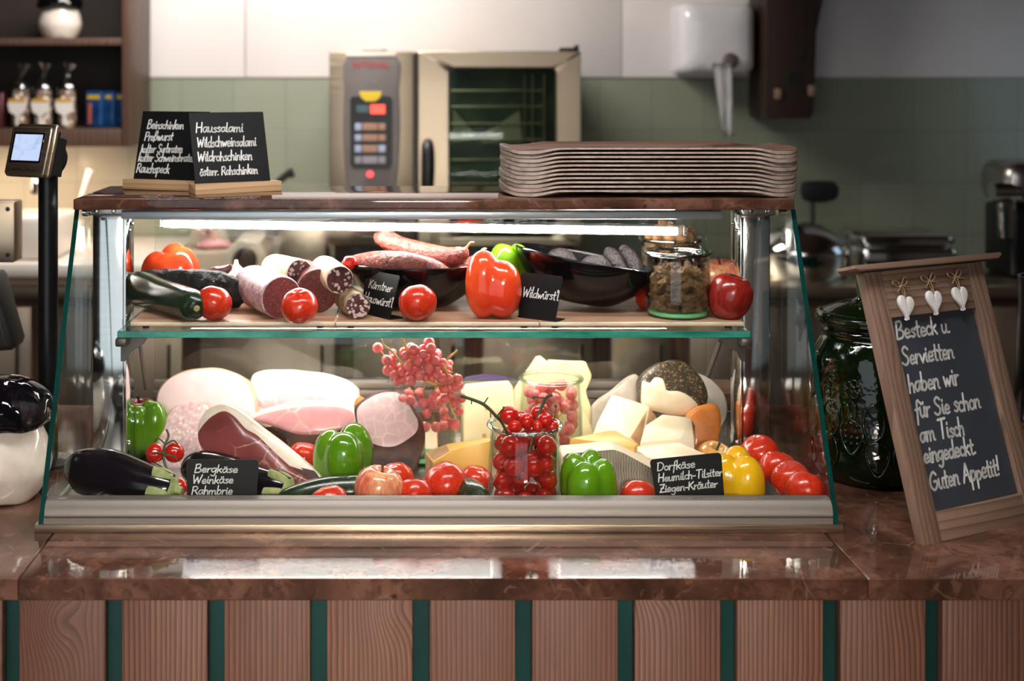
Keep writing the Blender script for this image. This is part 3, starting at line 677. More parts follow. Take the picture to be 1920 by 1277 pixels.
def fat_specks(name, meat, meat2, fat, sc, lo, hi):
    t = NT(name); v = t.coords((1, 1, 1)); nn = t.n('ShaderNodeTexNoise'); nn.inputs['Scale'].default_value = 140; t.l(v, nn.inputs['Vector'])
    ad = t.n('ShaderNodeVectorMath', operation='MULTIPLY_ADD'); t.l(nn.outputs['Color'], ad.inputs[0]); ad.inputs[1].default_value = (0.004,) * 3; t.l(v, ad.inputs[2])
    vo = t.n('ShaderNodeTexVoronoi'); vo.inputs['Scale'].default_value = sc; t.l(ad.outputs[0], vo.inputs['Vector'])
    sp = t.n('ShaderNodeSeparateColor'); t.l(vo.outputs['Color'], sp.inputs[0])
    th = t.math('ADD', t.math('MULTIPLY', sp.outputs[0], 0.42), lo)
    m = t.math('LESS_THAN', vo.outputs['Distance'], th)
    m = t.math('MULTIPLY', m, t.math('GREATER_THAN', sp.outputs[1], hi))
    f = t.tex('noise', v, 120, 3); col = t.mix(t.maprange(f, 0.35, 0.65), lin(meat), lin(meat2)); col = t.mix(m, col, lin(fat))
    return t.bsdf(col, 0.4, 0, 0.1, bump=f, bstr=0.2)
MT['salami_cut'] = fat_specks('salami_cut_face', (88, 50, 52), (60, 32, 36), (200, 178, 170), 150, 0.30, 0.34)
MT['salami_fine'] = fat_specks('fine_salami_cut_face', (112, 54, 52), (92, 42, 42), (160, 104, 98), 420, 0.02, 0.45)
MT['press_cut'] = fat_specks('pressed_sausage_face', (244, 220, 222), (220, 178, 184), (246, 238, 220), 120, 0.16, 0.35)
MT['casing_white'] = plain('white_mould_casing', (226, 208, 180), 0.7, c2=(176, 148, 112), scale=55, lo=0.5, hi=0.78, bump=0.4, bscale=120)
MT['casing_dark'] = plain('grey_brown_mould_casing', (150, 126, 92), 0.7, c2=(96, 76, 52), scale=60, bump=0.4, bscale=120)
def net_mat():
    t = NT('netted_purple_casing'); v = t.coords((1, 1, 1)); f = t.tex('noise', v, 24, 3); e = t.tex('voronoi', v, 85, feature='DISTANCE_TO_EDGE')
    col = t.mix(t.maprange(f, 0.4, 0.62), lin((132, 88, 96)), lin((196, 170, 172))); col = t.mix(t.math('MULTIPLY', t.maprange(e, 0.12, 0.02), 0.6), col, lin((214, 196, 196)))
    return t.bsdf(col, 0.4, 0, 0.2, bump=e, bstr=0.3)
MT['casing_net'] = net_mat()
MT['casing_red'] = plain('dark_red_casing', (118, 58, 54), 0.35, 0, 0.2, (92, 42, 40), 60, bump=0.2)
MT['sausage'] = plain('red_dried_sausage', (164, 84, 70), 0.45, 0, 0.1, (112, 46, 38), 110, 0.35, 0.65, bump=1.0, bscale=170, bdist=0.006)
MT['sausage_dark'] = plain('dark_dried_sausage', (32, 18, 16), 0.55, 0, 0.0, (16, 9, 9), 110, 0.35, 0.65, bump=1.0, bscale=170, bdist=0.006)
MT['walnut'] = plain('walnut_kernel', (180, 134, 84), 0.6, c2=(104, 68, 40), scale=150, lo=0.35, hi=0.65, bump=1.0, bscale=220)
MT['cheese_yel'] = plain('yellow_cheese_paste', (228, 184, 96), 0.45, 0, 0.05, (220, 172, 82), 24, bump=0.05)
MT['cheese_pale'] = plain('pale_cheese_paste', (236, 222, 176), 0.45, 0, 0.05, (228, 210, 158), 20, bump=0.05)
MT['cheese_white'] = plain('white_cheese_paste', (240, 226, 198), 0.5, 0, 0.0, (232, 214, 180), 24, bump=0.15)
MT['cheese_rind'] = plain('beige_cheese_rind', (190, 152, 112), 0.6, c2=(160, 120, 84), scale=30, bump=0.3)
MT['cheese_rind_brown'] = plain('brown_cheese_rind', (150, 84, 48), 0.5, c2=(120, 62, 34), scale=30, bump=0.2)
MT['cheese_orange'] = plain('orange_cheese', (216, 134, 54), 0.45, 0, 0.1, (198, 110, 40), 40, bump=0.35, bscale=50)
def cloth_rind():
    t = NT('grey_cloth_rind'); v = t.coords((1, 1, 1)); a = t.tex('wave', v, 70, 2, 5.0, dir='X'); b = t.tex('noise', v, 18, 4)
    col = t.mix(t.maprange(b, 0.35, 0.7), lin((146, 134, 116)), lin((104, 92, 78))); col = t.mix(t.math('MULTIPLY', a, 0.6), col, lin((186, 176, 156)))
    return t.bsdf(col, 0.75, bump=a, bstr=0.4)
MT['rind_cloth'] = cloth_rind()
def holes_mat():
    t = NT('holed_cheese_paste'); v = t.coords((1, 1, 1)); d = t.tex('voronoi', v, 34); f = t.tex('noise', v, 14, 2)
    col = t.mix(t.maprange(f, 0.4, 0.7), lin((238, 226, 182)), lin((230, 214, 164)))
    col = t.mix(t.maprange(d, 0.16, 0.13), col, lin((206, 160, 70))); return t.bsdf(col, 0.45)
MT['cheese_hole'] = holes_mat()
MT['herb'] = fat_specks('pepper_and_herb_crust', (72, 60, 42), (40, 33, 25), (150, 130, 92), 280, 0.16, 0.42)
MT['wrap'] = plain('cheese_paper', (196, 186, 170), 0.6, c2=(176, 164, 146), scale=30, bump=0.4)
MT['plate'] = plain('off_white_plate', (214, 206, 194), 0.2, 0, 0.4, (206, 198, 186), 6)
MT['purple'] = plain('purple_plastic', (112, 76, 150), 0.4, c2=(100, 66, 138), scale=10)
MT['string'] = plain('pale_sausage_string', (212, 178, 128), 0.7, c2=(180, 146, 100), scale=200)

# ------------------------------------------------------------------ food builders
def Ysit(py, rpx, zs, k=0.93): return F * (CZ - zs) / ((py - CY) + k * rpx)
def tomato_mesh(name, mat, seed, lob=0.018):
    rg = random.Random(seed); ph = rg.uniform(0, 6); bm = B()
    def f(d):
        a = math.atan2(d.y, d.x); top = max(0, d.z) ** 2
        r = 1 + lob * top * math.cos(5 * a + ph) + 0.03 * nz((d.x + seed, d.y, d.z), 1.3)
        z = d.z * 0.93 - 0.16 * max(0, d.z - 0.8) * 3
        return Vector((d.x * r, d.y * r, z * r))
    blob(bm, f, 32, 20); return obj(name, bm, mat)
TOM = [None]
def sphere_things(protos, name, cat, spots, zs, mat):
    """spots: (px, py, r px, label, group[, Y[, tilt]])"""
    for i, s in enumerate(spots):
        px, py, r, lab, grp = s[:5]; Y = s[5] if len(s) > 5 and s[5] else Ysit(py, r, zs)
        o = protos[i % len(protos)] ; o = o.copy(); COL.objects.link(o); o.name = name
        rm = r * Y / F; o.location = W(px, py, Y); o.scale = (rm, rm, rm)
        rg = random.Random(px * 7 + py); o.rotation_euler = s[6] if len(s) > 6 else (rg.uniform(-0.5, 0.5), rg.uniform(-0.5, 0.5), rg.uniform(0, 6))
        tag(o, lab, cat, grp)
tp = [tomato_mesh('tomato', MT['tomato'], k) for k in (1, 2, 3)]
TG = None
sphere_things(tp, 'tomato', 'tomato', [
    (401, 568, 35, 'red tomato between the dark zucchini and the netted salami', TG), (561, 574, 35.5, 'red tomato in front of the netted and dark red salamis', TG), (783, 567, 36.5, 'red tomato between the two small handwritten cards', TG),
    (1216, 560, 25, 'small red tomato half hidden behind the walnut jar', TG, 2.36)], ZB, MT['tomato'])
sphere_things(tp, 'tomato', 'tomato', [
    (617, 944, 37, 'tomato at the rail in front of the raw ham tip', TG), (743, 897, 33, 'tomato below the smoked ham behind the streaked apple', TG), (777, 927, 34, 'tomato squeezed between streaked apple and biggest tomato', TG),
    (836, 906, 41, 'biggest tomato of the front row, below the cheese wedge', TG), (893, 906, 34, 'tomato beside the glass jar of cherry tomatoes', TG, 2.20), (570, 858, 32, 'tomato tucked between raw ham and green pepper', TG, 2.36),
    (1197, 932, 35, 'tomato before the grey rind cheese beside the second green pepper', TG), (264, 886, 22, 'small tomato lying behind the calyx end of the eggplant', TG, 2.22),
    (1424, 850, 36, 'rearmost tomato of the row along the glass side', 'tomatoes along the glass side', 2.235), (1458, 878, 36, 'second rearmost tomato of the row along the glass side', 'tomatoes along the glass side', 2.185),
    (1483, 899, 37, 'second tomato from the front in the row along the glass side', 'tomatoes along the glass side', 2.13), (1511, 920, 39, 'front tomato of the row along the glass side', 'tomatoes along the glass side', 2.09),
    (1070, 880, 24, 'small tomato half hidden between cherry tomato jar and grey rind cheese', TG, 2.25)], ZF, MT['tomato'])
for o in tp: bpy.data.objects.remove(o)

def pepper(label, mat, loc, r, h, lobes, rot=(0, 0, 0), stem=False):
    """bell pepper standing with its blossom end up; lobes: (angle in degrees, offset, radius, top) in units of r and h"""
    t = thing('bell_pepper', label, 'bell pepper', loc, rot); zc = 0.42 * h; pw = 2.15
    L = []
    for a, off, rad, top in lobes:
        hh = top * h / 2; L.append((off * r * math.cos(R(a)), off * r * math.sin(R(a)), hh - zc, rad * r, hh))
    def ray(d):
        acc = 0.0
        for cx, cy, cz, ra, hb in L:
            lo, hi = 0.0, 2.4 * max(r, h)
            for _ in range(16):
                m = (lo + hi) / 2; q = d * m
                k = (math.hypot(q.x - cx, q.y - cy) / ra) ** pw + (abs(q.z - cz) / hb) ** pw
                if k < 1: lo = m
                else: hi = m
            acc += (lo / r) ** 16
        return d * (acc ** (1 / 16) * r * (1 + 0.02 * nz(d * 2 + Vector((loc[0] * 20, 0, 0)))))
    bm = B(); blob(bm, ray, 54, 32); bmesh.ops.smooth_vert(bm, verts=bm.verts, factor=0.4, use_axis_x=True, use_axis_y=True, use_axis_z=True)
    zmin = min(v.co.z for v in bm.verts)
    for v in bm.verts: v.co.z -= zmin
    obj('flesh', bm, mat, t, sharp=80)
    bm = B(); lathe(bm, [(0, -0.004), (0.16 * r, -0.003), (0.2 * r, 0.01 * h), (0, 0.012 * h)], 12); obj('stem', bm, MT['stem_green'], t)
    return t
def at_floor(px, Y, zs): return (XP(px, Y), Y, zs)
pepper('tall bright red bell pepper with deep lobes beside the small card', MT['pep_red'], at_floor(923, 2.275, ZB), 0.053, 0.120, [(215, 0.42, 0.60, 0.99), (-50, 0.44, 0.64, 0.84), (60, 0.44, 0.6, 0.80)], (0, 0, R(5)))
pepper('green bell pepper mostly hidden behind the tall bright red one', MT['pep_green'], at_floor(953, 2.385, ZB), 0.044, 0.122, [(250, 0.4, 0.60, 0.95), (10, 0.4, 0.6, 0.94), (130, 0.4, 0.6, 0.93)])
pepper('orange red bell pepper behind the black smoked speck', MT['pep_red'], at_floor(322, 2.462, ZB), 0.058, 0.104, [(200, 0.46, 0.56, 0.88), (-35, 0.46, 0.60, 0.96), (85, 0.42, 0.58, 0.99), (262, 0.44, 0.45, 0.86)])
pepper('green bell pepper between the raw ham and the smoked ham', MT['pep_green'], at_floor(643, 2.26, ZF), 0.054, 0.106, [(185, 0.42, 0.56, 0.93), (275, 0.42, 0.64, 0.93), (35, 0.44, 0.62, 1.0)], (0, 0, 0))
pepper('green bell pepper beside the glass jar of cherry tomatoes', MT['pep_green'], at_floor(1103, 2.108, ZF), 0.0475, 0.099, [(160, 0.50, 0.50, 1.0), (248, 0.44, 0.62, 0.93), (-28, 0.52, 0.50, 0.96), (70, 0.46, 0.52, 1.02)])
pepper('green bell pepper behind the column next to the pressed sausage', MT['pep_green'], at_floor(276, 2.43, ZF), 0.043, 0.108, [(210, 0.42, 0.58, 0.93), (-30, 0.46, 0.58, 1.0), (90, 0.44, 0.6, 0.96)])
pepper('yellow bell pepper behind the handwritten cheese card', MT['pep_yellow'], at_floor(1380, 2.128, ZF), 0.0495, 0.100, [(205, 0.46, 0.55, 0.97), (-60, 0.46, 0.62, 0.96), (70, 0.46, 0.58, 1.02)])

def apple(label, mat, loc, r, rot=(0, 0, 0), stem=True, tall=1.0):
    t = thing('apple', label, 'apple', loc, rot)
    pr = crom([Vector((*p, 0)) for p in ((0, 0.14), (0.18, 0.07), (0.42, 0.0), (0.72, 0.18), (0.94, 0.62), (1.0, 1.05), (0.86, 1.5), (0.52, 1.75), (0.22, 1.68), (0.08, 1.52), (0, 1.46))], 3)
    bm = B(); lathe(bm, [(max(0, p.x) * r if 0 < i < len(pr) - 1 else 0, p.y * r * tall) for i, p in enumerate(pr)], 36, fn=lambda rr, z, a: (rr * (1 + 0.025 * math.cos(5 * a) * (1 if z < r else 0.4)), z)); obj('flesh', bm, mat, t, sharp=80)
    if stem:
        bm = B(); tube(bm, [(0, 0, 1.46 * r), (0.03 * r, 0, 1.7 * r), (0.12 * r, 0.02, 1.95 * r)] if False else [(0, 0, 1.44 * r), (0.03 * r, 0, 1.7 * r), (0.12 * r, 0.02 * r, 1.98 * r)], [0.05 * r, 0.045 * r, 0.07 * r], 8, 3); obj('stem', bm, MT['rind_dark'], t)
    return t
apple('dark red apple lying at the shelf end by the column', MT['apple_red'], (XP(1356, 2.265), 2.265, ZB), 0.0385, (R(16), R(6), 1), False, 1.12)
apple('red and yellow apple behind the dark red apple and walnut jar', MT['apple_pale'], (XP(1350, 2.41), 2.41, ZB + 0.006), 0.042, (R(-10), 0, 3))
apple('streaked apple with its stalk up in the front row', MT['apple_pale'], (XP(702, 2.125), 2.125, ZF), 0.0405, (R(10), R(-6), 2))
apple('red apple seen behind the steel column and green pepper', MT['apple_red'], (XP(262, 2.50), 2.50, ZF + 0.01), 0.045, (0, 0, 4))
apple('yellow apple below the orange cheese', MT['apple_yellow'], (XP(1332, 2.32), 2.32, ZF), 0.034, (R(20), 0, 0.4))
apple('small reddish apple behind the yellow pepper', MT['apple_pale'], (XP(1358, 2.235), 2.235, ZF), 0.033, (R(14), R(10), 1.4))
def onion(label, loc, r):
    t = thing('onion', label, 'onion', loc); bm = B()
    lathe(bm, [(0, 0), (0.4 * r, 0.02 * r), (0.9 * r, 0.5 * r), (r, 0.95 * r), (0.8 * r, 1.5 * r), (0.35 * r, 1.85 * r), (0.15 * r, 2.05 * r), (0.1 * r, 2.3 * r), (0, 2.32 * r)], 28); obj('bulb', bm, plain('pale_onion_skin', (226, 186, 146), 0.35, 0, 0.2, (206, 156, 112), 30, stretch=(1, 1, 0.1)), t, sharp=80)
onion('pale onion peeping out behind the black speck', (XP(443, 2.46), 2.46, ZB), 0.032)

def eggplant(label, pts, rad, capdir=None):
    t = thing('eggplant', label, 'eggplant', tuple(pts[0])); L = Vector(pts[0]); P = [Vector(p) - L for p in pts]
    bm = B(); tube(bm, P, rad, 32, 6); obj('flesh', bm, MT['eggplant'], t, sharp=80)
    d = (P[-1] - P[-2]).normalized(); bm = B(); e = P[-1]; q = rad[-2]
    def f(k, a): return 1 + 0.30 * (1 - k) * math.cos(5 * a)
    tube(bm, [e - d * 0.030, e - d * 0.016, e + d * 0.002, e + d * 0.008, e + d * 0.018], [q * 1.06, q * 1.0, q * 0.72, q * 0.34, q * 0.26], 30, 3, fn=f); obj('calyx', bm, MT['calyx'], t)
    return t
p0 = [W(130, 890, 2.125), W(150, 884, 2.12), W(200, 890, 2.105), W(255, 905, 2.085), W(300, 914, 2.07), W(322, 918, 2.066)]
eggplant('glossy black eggplant lying at the corner of the case front', p0, [0.014, 0.034, 0.041, 0.036, 0.028, 0.023])
p0 = [W(345, 885, 2.25), W(365, 882, 2.245), W(410, 890, 2.24), W(470, 905, 2.22), W(520, 915, 2.2), W(540, 918, 2.19)]
eggplant('second eggplant half hidden behind the handwritten card and raw ham', p0, [0.012, 0.032, 0.037, 0.032, 0.026, 0.02])

def zucchini(label, pts, rad, scar=True):
    t = thing('zucchini', label, 'zucchini', tuple(pts[0])); L = Vector(pts[0]); P = [Vector(p) - L for p in pts]
    bm = B(); tube(bm, P, rad, 30, 6, fn=lambda k, a: 1 + 0.018 * math.cos(6 * a)); obj('flesh', bm, MT['zucchini'], t, sharp=80)
    if scar:
        d = (P[-1] - P[-2]).normalized(); bm = B(); e = P[-1] - d * 0.001
        tube(bm, [e - d * 0.003, e + d * 0.0015, e + d * 0.0025], [0.006, 0.0055, 0.003], 12, 0); obj('stem_scar', bm, MT['scar'], t)
    return t
zz = ZB
zucchini('dark green zucchini at the shelf end with its pale scar showing', [Vector((XP(240, 2.40), 2.40, zz + 0.036)), Vector((XP(258, 2.375), 2.375, zz + 0.035)), Vector((XP(300, 2.32), 2.32, zz + 0.030)), Vector((XP(340, 2.26), 2.26, zz + 0.0285)), Vector((XP(364, 2.222), 2.222, zz + 0.028)), Vector((XP(369, 2.207), 2.207, zz + 0.026))], [0.010, 0.030, 0.0285, 0.0280, 0.0250, 0.012])
zucchini('dark zucchini lying flat behind the front tomatoes and streaked apple', [W(520, 945, 2.16), W(540, 940, 2.158), W(620, 922, 2.165), W(720, 920, 2.17), W(780, 930, 2.16)], [0.008, 0.022, 0.026, 0.024, 0.010], False)
zucchini('zucchini end peeping out beside the cherry tomato jar', [W(845, 915, 2.19), W(865, 920, 2.17), W(895, 935, 2.12), W(908, 946, 2.09)], [0.01, 0.024, 0.023, 0.008], False)

def salami(label, back, front, r, casing, cut, name='salami', rear=0.45):
    t = thing(name, label, 'sausage', tuple(front)); Fv = Vector(front); b = Vector(back) - Fv; d = -b.normalized(); L = b.length
    bm = B(); rg = random.Random(int(r * 1e5)); ss = [0, 0.10, 0.22, 0.5, 0.8, 0.97, 1.0]
    rr = [r * 0.16, r * 0.62, r * 0.95, r * 1.02, r, r, r * 0.97]
    tube(bm, [b + d * (s * L) for s in ss], rr, 28, 5, fn=lambda k, a: 1 + 0.03 * nz((math.cos(a) * 2 + r * 900, math.sin(a) * 2, k * 6)))
    obj('casing', bm, casing, t, sharp=80)
    bm = B(); tube(bm, [d * -0.0008, d * 0.0006, d * 0.0012], [r * 0.955, r * 0.945, r * 0.80], 28, 0); obj('cut_face', bm, cut, t)
    return t
salami('thick netted purple salami with a fine dark cut face', (XP(458, 2.41), 2.41, ZB + 0.041), (XP(528, 2.25), 2.25, ZB + 0.037), 0.0375, MT['casing_net'], MT['salami_fine'])
salami('thick dark red salami lying behind the front tomato', (XP(560, 2.47), 2.47, ZB + 0.040), (XP(596, 2.31), 2.31, ZB + 0.039), 0.0395, MT['casing_red'], MT['salami_fine'])
salami('white mould salami on top of the netted salami, pointing back', W(500, 499, 2.45), W(562, 513, 2.335), 0.0262, MT['casing_white'], MT['salami_cut'])
salami('white mould salami on top of the dark red salami', W(598, 498, 2.40), W(637, 525, 2.285), 0.0252, MT['casing_white'], MT['salami_cut'])
salami('brownish mould salami lying on the shelf board beside the card', (XP(640, 2.37), 2.37, ZB + 0.024), (XP(671, 2.245), 2.245, ZB + 0.0225), 0.0225, MT['casing_dark'], MT['salami_cut'])
# black speck slab
t = thing('smoked_speck', 'black crusted slab of smoked speck lying behind the zucchini', 'cured meat', (XP(355, 2.38), 2.38, ZB))
bm = B(); spn = [W(252, 522, 2.39), W(262, 522, 2.39), W(300, 535, 2.375), W(350, 540, 2.365), W(400, 540, 2.355), W(435, 550, 2.345), W(455, 560, 2.34), W(460, 563, 2.34)]
L0 = Vector(t['base'])
tube(bm, [p - L0 for p in spn], [0.004, 0.013, 0.026, 0.029, 0.031, 0.027, 0.017, 0.005], 26, 5, flat=1.1, fn=lambda k, a: (0.8 / max(abs(math.cos(a + 0.6)), abs(math.sin(a + 0.6))) ** 0.9) + 0.16 * nz((math.cos(a) * 1.6, math.sin(a) * 1.6, k * 7)) + 0.12 * nz((math.cos(a) * 6, math.sin(a) * 6, k * 34)))
obj('crust', bm, MT['speck'], t, sharp=70)
bm = B(); tube(bm, [W(400, 515, 2.37) - L0, W(425, 505, 2.365) - L0, W(434, 497, 2.362) - L0], [0.014, 0.009, 0.003], 10, 3, fn=lambda k, a: 1 + 0.3 * nz((math.cos(a) * 3, math.sin(a) * 3, k * 5))); obj('torn_flap', bm, MT['casing_red'], t)

# bowls
def bowl_proto():
    t = thing('serving_bowl', 'glossy black bowl heaped with red dried sausages', 'bowl')
    pr = crom([Vector((*p, 0)) for p in ((0, 0), (0.045, 0), (0.066, 0.006), (0.102, 0.032), (0.124, 0.060), (0.1325, 0.078), (0.1325, 0.0815), (0.129, 0.081), (0.119, 0.060), (0.097, 0.035), (0.060, 0.010), (0, 0.008))], 3)
    bm = B(); lathe(bm, [(max(p.x, 0) if 0 < i < len(pr) - 1 else 0, p.y) for i, p in enumerate(pr)], 64, fn=lambda r, z, a: (r, z)); 
    for v in bm.verts: v.co.y *= 0.80
    obj('shell', bm, MT['black_gloss'], t, sharp=60); return t
b1 = bowl_proto(); b1.location = (XP(782, 2.385), 2.385, ZB)
b2 = dup(b1, (XP(1086, 2.36), 2.36, ZB + 0.012), (R(-1), R(10), 0), 'glossy black bowl tilted towards the walnut jar holding dark sausages')
def link_sausage(label, pts, rad, mat, tie=True, name='dried_sausage', grp=None):
    t = thing(name, label, 'sausage', tuple(pts[0]), group=grp); L = Vector(pts[0]); P = [Vector(p) - L for p in pts]
    bm = B(); tube(bm, P, rad, 20, 6, fn=lambda k, a: 1 + 0.10 * nz((math.cos(a) * 2.2 + L.x * 50, math.sin(a) * 2.2, k * 9)) + 0.05 * nz((math.cos(a) * 7, math.sin(a) * 7, k * 30))); obj('casing', bm, mat, t, sharp=80)
    if tie:
        d = (P[-1] - P[-2]).normalized(); bm = B(); e = P[-1]
        tube(bm, [e - d * 0.002, e + d * 0.005, e + d * 0.008 + Vector((0.004, 0, 0.004)), e + d * 0.010 + Vector((0.009, 0, 0.003))], [0.0035, 0.0022, 0.0024, 0.0012], 8, 4); obj('string', bm, MT['string'], t)
    return t
SG = 'red dried sausages in the black bowl'
link_sausage('red dried sausage lying on top of the heap, its end pointing up', [W(712, 436, 2.44), W(716, 443, 2.437), W(745, 460, 2.42), W(790, 474, 2.40), W(840, 482, 2.37), W(866, 475, 2.355), W(874, 465, 2.35)], [0.008, 0.0165, 0.0185, 0.019, 0.018, 0.014, 0.004], MT['sausage'], grp=SG)
link_sausage('red dried sausage along the near bowl rim beside the cherry tomato', [W(640, 499, 2.43), W(655, 494, 2.42), W(700, 490, 2.38), W(750, 491, 2.345), W(800, 500, 2.325), W(835, 513, 2.33), W(848, 520, 2.335)], [0.004, 0.012, 0.018, 0.0195, 0.018, 0.012, 0.004], MT['sausage'], False, grp=SG)
link_sausage('red dried sausage crossing the middle of the bowl', [W(690, 486, 2.46), W(700, 484, 2.455), W(760, 488, 2.42), W(820, 496, 2.40), W(870, 500, 2.39), W(890, 496, 2.39)], [0.004, 0.013, 0.018, 0.018, 0.014, 0.005], MT['sausage'], False, grp=SG)
link_sausage('red dried sausage at the bowl end behind the red pepper, tied up', [W(840, 520, 2.36), W(850, 515, 2.36), W(872, 504, 2.37), W(893, 490, 2.385), W(899, 478, 2.39)], [0.005, 0.013, 0.016, 0.013, 0.004], MT['sausage'], grp=SG)
link_sausage('red dried sausage mostly hidden at the bottom of the heap', [W(700, 505, 2.39), W(712, 505, 2.39), W(780, 508, 2.37), W(850, 510, 2.385), W(860, 510, 2.39)], [0.004, 0.014, 0.017, 0.014, 0.004], MT['sausage'], False, grp=SG)
DG = 'dark sausages in the tilted bowl'
for lab, pp, rr in (('dark dried sausage showing its rounded back at the high side of the tilted bowl', [(1028, 490, 2.40), (1040, 484, 2.395), (1060, 484, 2.39), (1080, 494, 2.385)], [.006, .016, .017, .006]),
                    ('dark dried sausage lying low in the middle of the tilted bowl', [(1094, 502, 2.37), (1104, 495, 2.37), (1128, 496, 2.365), (1145, 508, 2.36)], [.006, .014, .0145, .006]),
                    ('dark dried sausage sticking up steeply, blunt reddish tip', [(1141, 468, 2.39), (1143, 473, 2.39), (1156, 492, 2.375), (1172, 520, 2.36)], [.006, .0125, .0135, .010]),
                    ('dark dried sausage sticking up nearest the walnut jar', [(1168, 466, 2.40), (1171, 470, 2.40), (1186, 492, 2.385), (1200, 522, 2.37)], [.006, .0125, .0145, .010]),
                    ('dark dried sausage lying flat at the bowl bottom', [(1020, 505, 2.38), (1040, 508, 2.37), (1100, 520, 2.35), (1150, 530, 2.34)], [.006, .016, .017, .006])):
    link_sausage(lab, [W(*p) for p in pp], rr, MT['sausage_dark'], False, grp=DG)
o = tomato_mesh('cherry_tomato', MT['cherry'], 5); o.location = W(657, 492, 2.34); o.scale = (0.0145,) * 3; tag(o, 'cherry tomato on the rim of the sausage bowl', 'tomato')
cherry_me = o.data

# jars
def jar(label, loc, r, h, bulge=0.0):
    t = thing('glass_jar', label, 'jar', loc)
    o = [(0, 0.0), (0.80 * r, 0.0), (0.93 * r, 0.004), (0.985 * r, 0.014), (r * (1 + bulge), 0.3 * h), (0.99 * r * (1 + bulge * .5), 0.6 * h), (0.945 * r, 0.84 * h), (0.94 * r, 0.90 * h), (0.99 * r, 0.935 * h), (1.0 * r, 0.95 * h)]
    i = [(0.93 * r, 0.95 * h), (0.90 * r, 0.90 * h), (0.905 * r, 0.84 * h), (0.95 * r, 0.6 * h), (0.955 * r * (1 + bulge), 0.3 * h), (0.935 * r, 0.02), (0.86 * r, 0.0125), (0, 0.011)]
    bm = B(); lathe(bm, o + [(1.0 * r, 0.96 * h), (0.93 * r, 0.96 * h)][1:] + i, 48); obj('glass_wall', bm, MT['jar_glass'], t, sharp=60)
    bm = B(); R0, r0 = 0.985 * r, 0.0036
    lathe(bm, [(R0 + r0 * 1.2 * math.cos(a), 0.962 * h + r0 * math.sin(a)) for a in [2 * math.pi * k / 10 for k in range(10)]], 48, closed=True); obj('rim', bm, MT['jar_rim'], t, sharp=80)
    bm = B(); lathe(bm, [(0, 0.0015), (0.82 * r, 0.0015), (0.9 * r, 0.005), (0.90 * r, 0.010), (0, 0.0105)], 40); obj('thick_base', bm, MT['jar_base'], t)
    return t
MT['jar_rim'] = thin_glass('thick_jar_rim_glass', (0.90, 0.96, 0.91), 0.16, 0.05, (0.55, 0.68, 0.58))
J1 = (XP(1271, 2.285), 2.285, ZB); J2 = (XP(1258, 2.412), 2.412, ZB)
jar('short glass jar of walnuts standing at the front of the shelf', J1, 0.0575, 0.116)
jar('glass jar heaped with walnuts behind the front walnut jar', J2, 0.0575, 0.125)
def walnut_mesh(seed):
    bm = B()
    def f(d):
        g = 1 + 0.22 * nz((d.x * 11, d.y * 11 + seed, d.z * 11)) + 0.34 * nz((d.x * 2.4 + seed * 9, d.y * 2.4, d.z * 2.4)) + 0.16 * nz((d.x * 6 + seed, d.y * 6, d.z * 6))
        g *= 0.72 + 0.28 * abs(d.x) ** 0.6
        return Vector((d.x * 1.1, d.y * 0.85, d.z * 0.6)) * g
    blob(bm, f, 24, 16); return obj('walnut_kernel', bm, MT['walnut'])
wm = [walnut_mesh(k) for k in range(4)]
def walnuts(J, r, layers, lab, grp, seed):
    rg = random.Random(seed)
    for z, spec in layers:
        for rad, n in spec:
            ph = rg.uniform(0, 6)
            for i in range(n):
                a = ph + 2 * math.pi * i / max(n, 1); o = wm[rg.randrange(4)].copy(); COL.objects.link(o)
                o.location = (J[0] + rad * r * math.cos(a), J[1] + rad * r * math.sin(a), J[2] + z + rg.uniform(-0.002, 0.002)); s = rg.uniform(0.0125, 0.0155)
                o.scale = (s, s, s); o.rotation_euler = [rg.uniform(0, 6) for _ in range(3)]; tag(o, lab, 'walnut', grp)
walnuts(J1, 0.052, [(0.020, [(0.76, 11)]), (0.031, [(0.77, 11)]), (0.042, [(0.77, 11)]), (0.053, [(0.77, 11)]), (0.064, [(0.76, 11), (0.35, 4)]), (0.074, [(0.62, 8), (0.2, 3)]), (0.081, [(0.45, 4)])],
        'walnut kernel inside the front glass jar', 'walnut kernels in the front jar', 3)
walnuts(J2, 0.052, [(0.022, [(0.76, 9)]), (0.036, [(0.76, 9)]), (0.050, [(0.76, 9)]), (0.064, [(0.76, 9)]), (0.078, [(0.76, 10)]), (0.092, [(0.76, 10)]), (0.106, [(0.76, 10), (0.35, 4)]), (0.119, [(0.74, 10), (0.3, 4)]), (0.130, [(0.62, 8), (0.2, 3)]), (0.139, [(0.35, 4)])],
        'walnut kernel heaped in the rear glass jar', 'walnut kernels in the rear jar', 4)
for o in wm: bpy.data.objects.remove(o)
J3 = (XP(984, 2.118), 2.118, ZF); J4 = (XP(793, 2.43), 2.43, ZF); J5 = (XP(1033, 2.45), 2.45, ZF)
jar('tall glass jar of cherry tomatoes standing at the front rail', J3, 0.0595, 0.150, 0.02)
jar('tall glass jar overflowing with red grapes', J4, 0.063, 0.150, 0.02)
jar('tall glass jar with few red grapes behind the cherry tomato jar', J5, 0.0585, 0.150, 0.02)
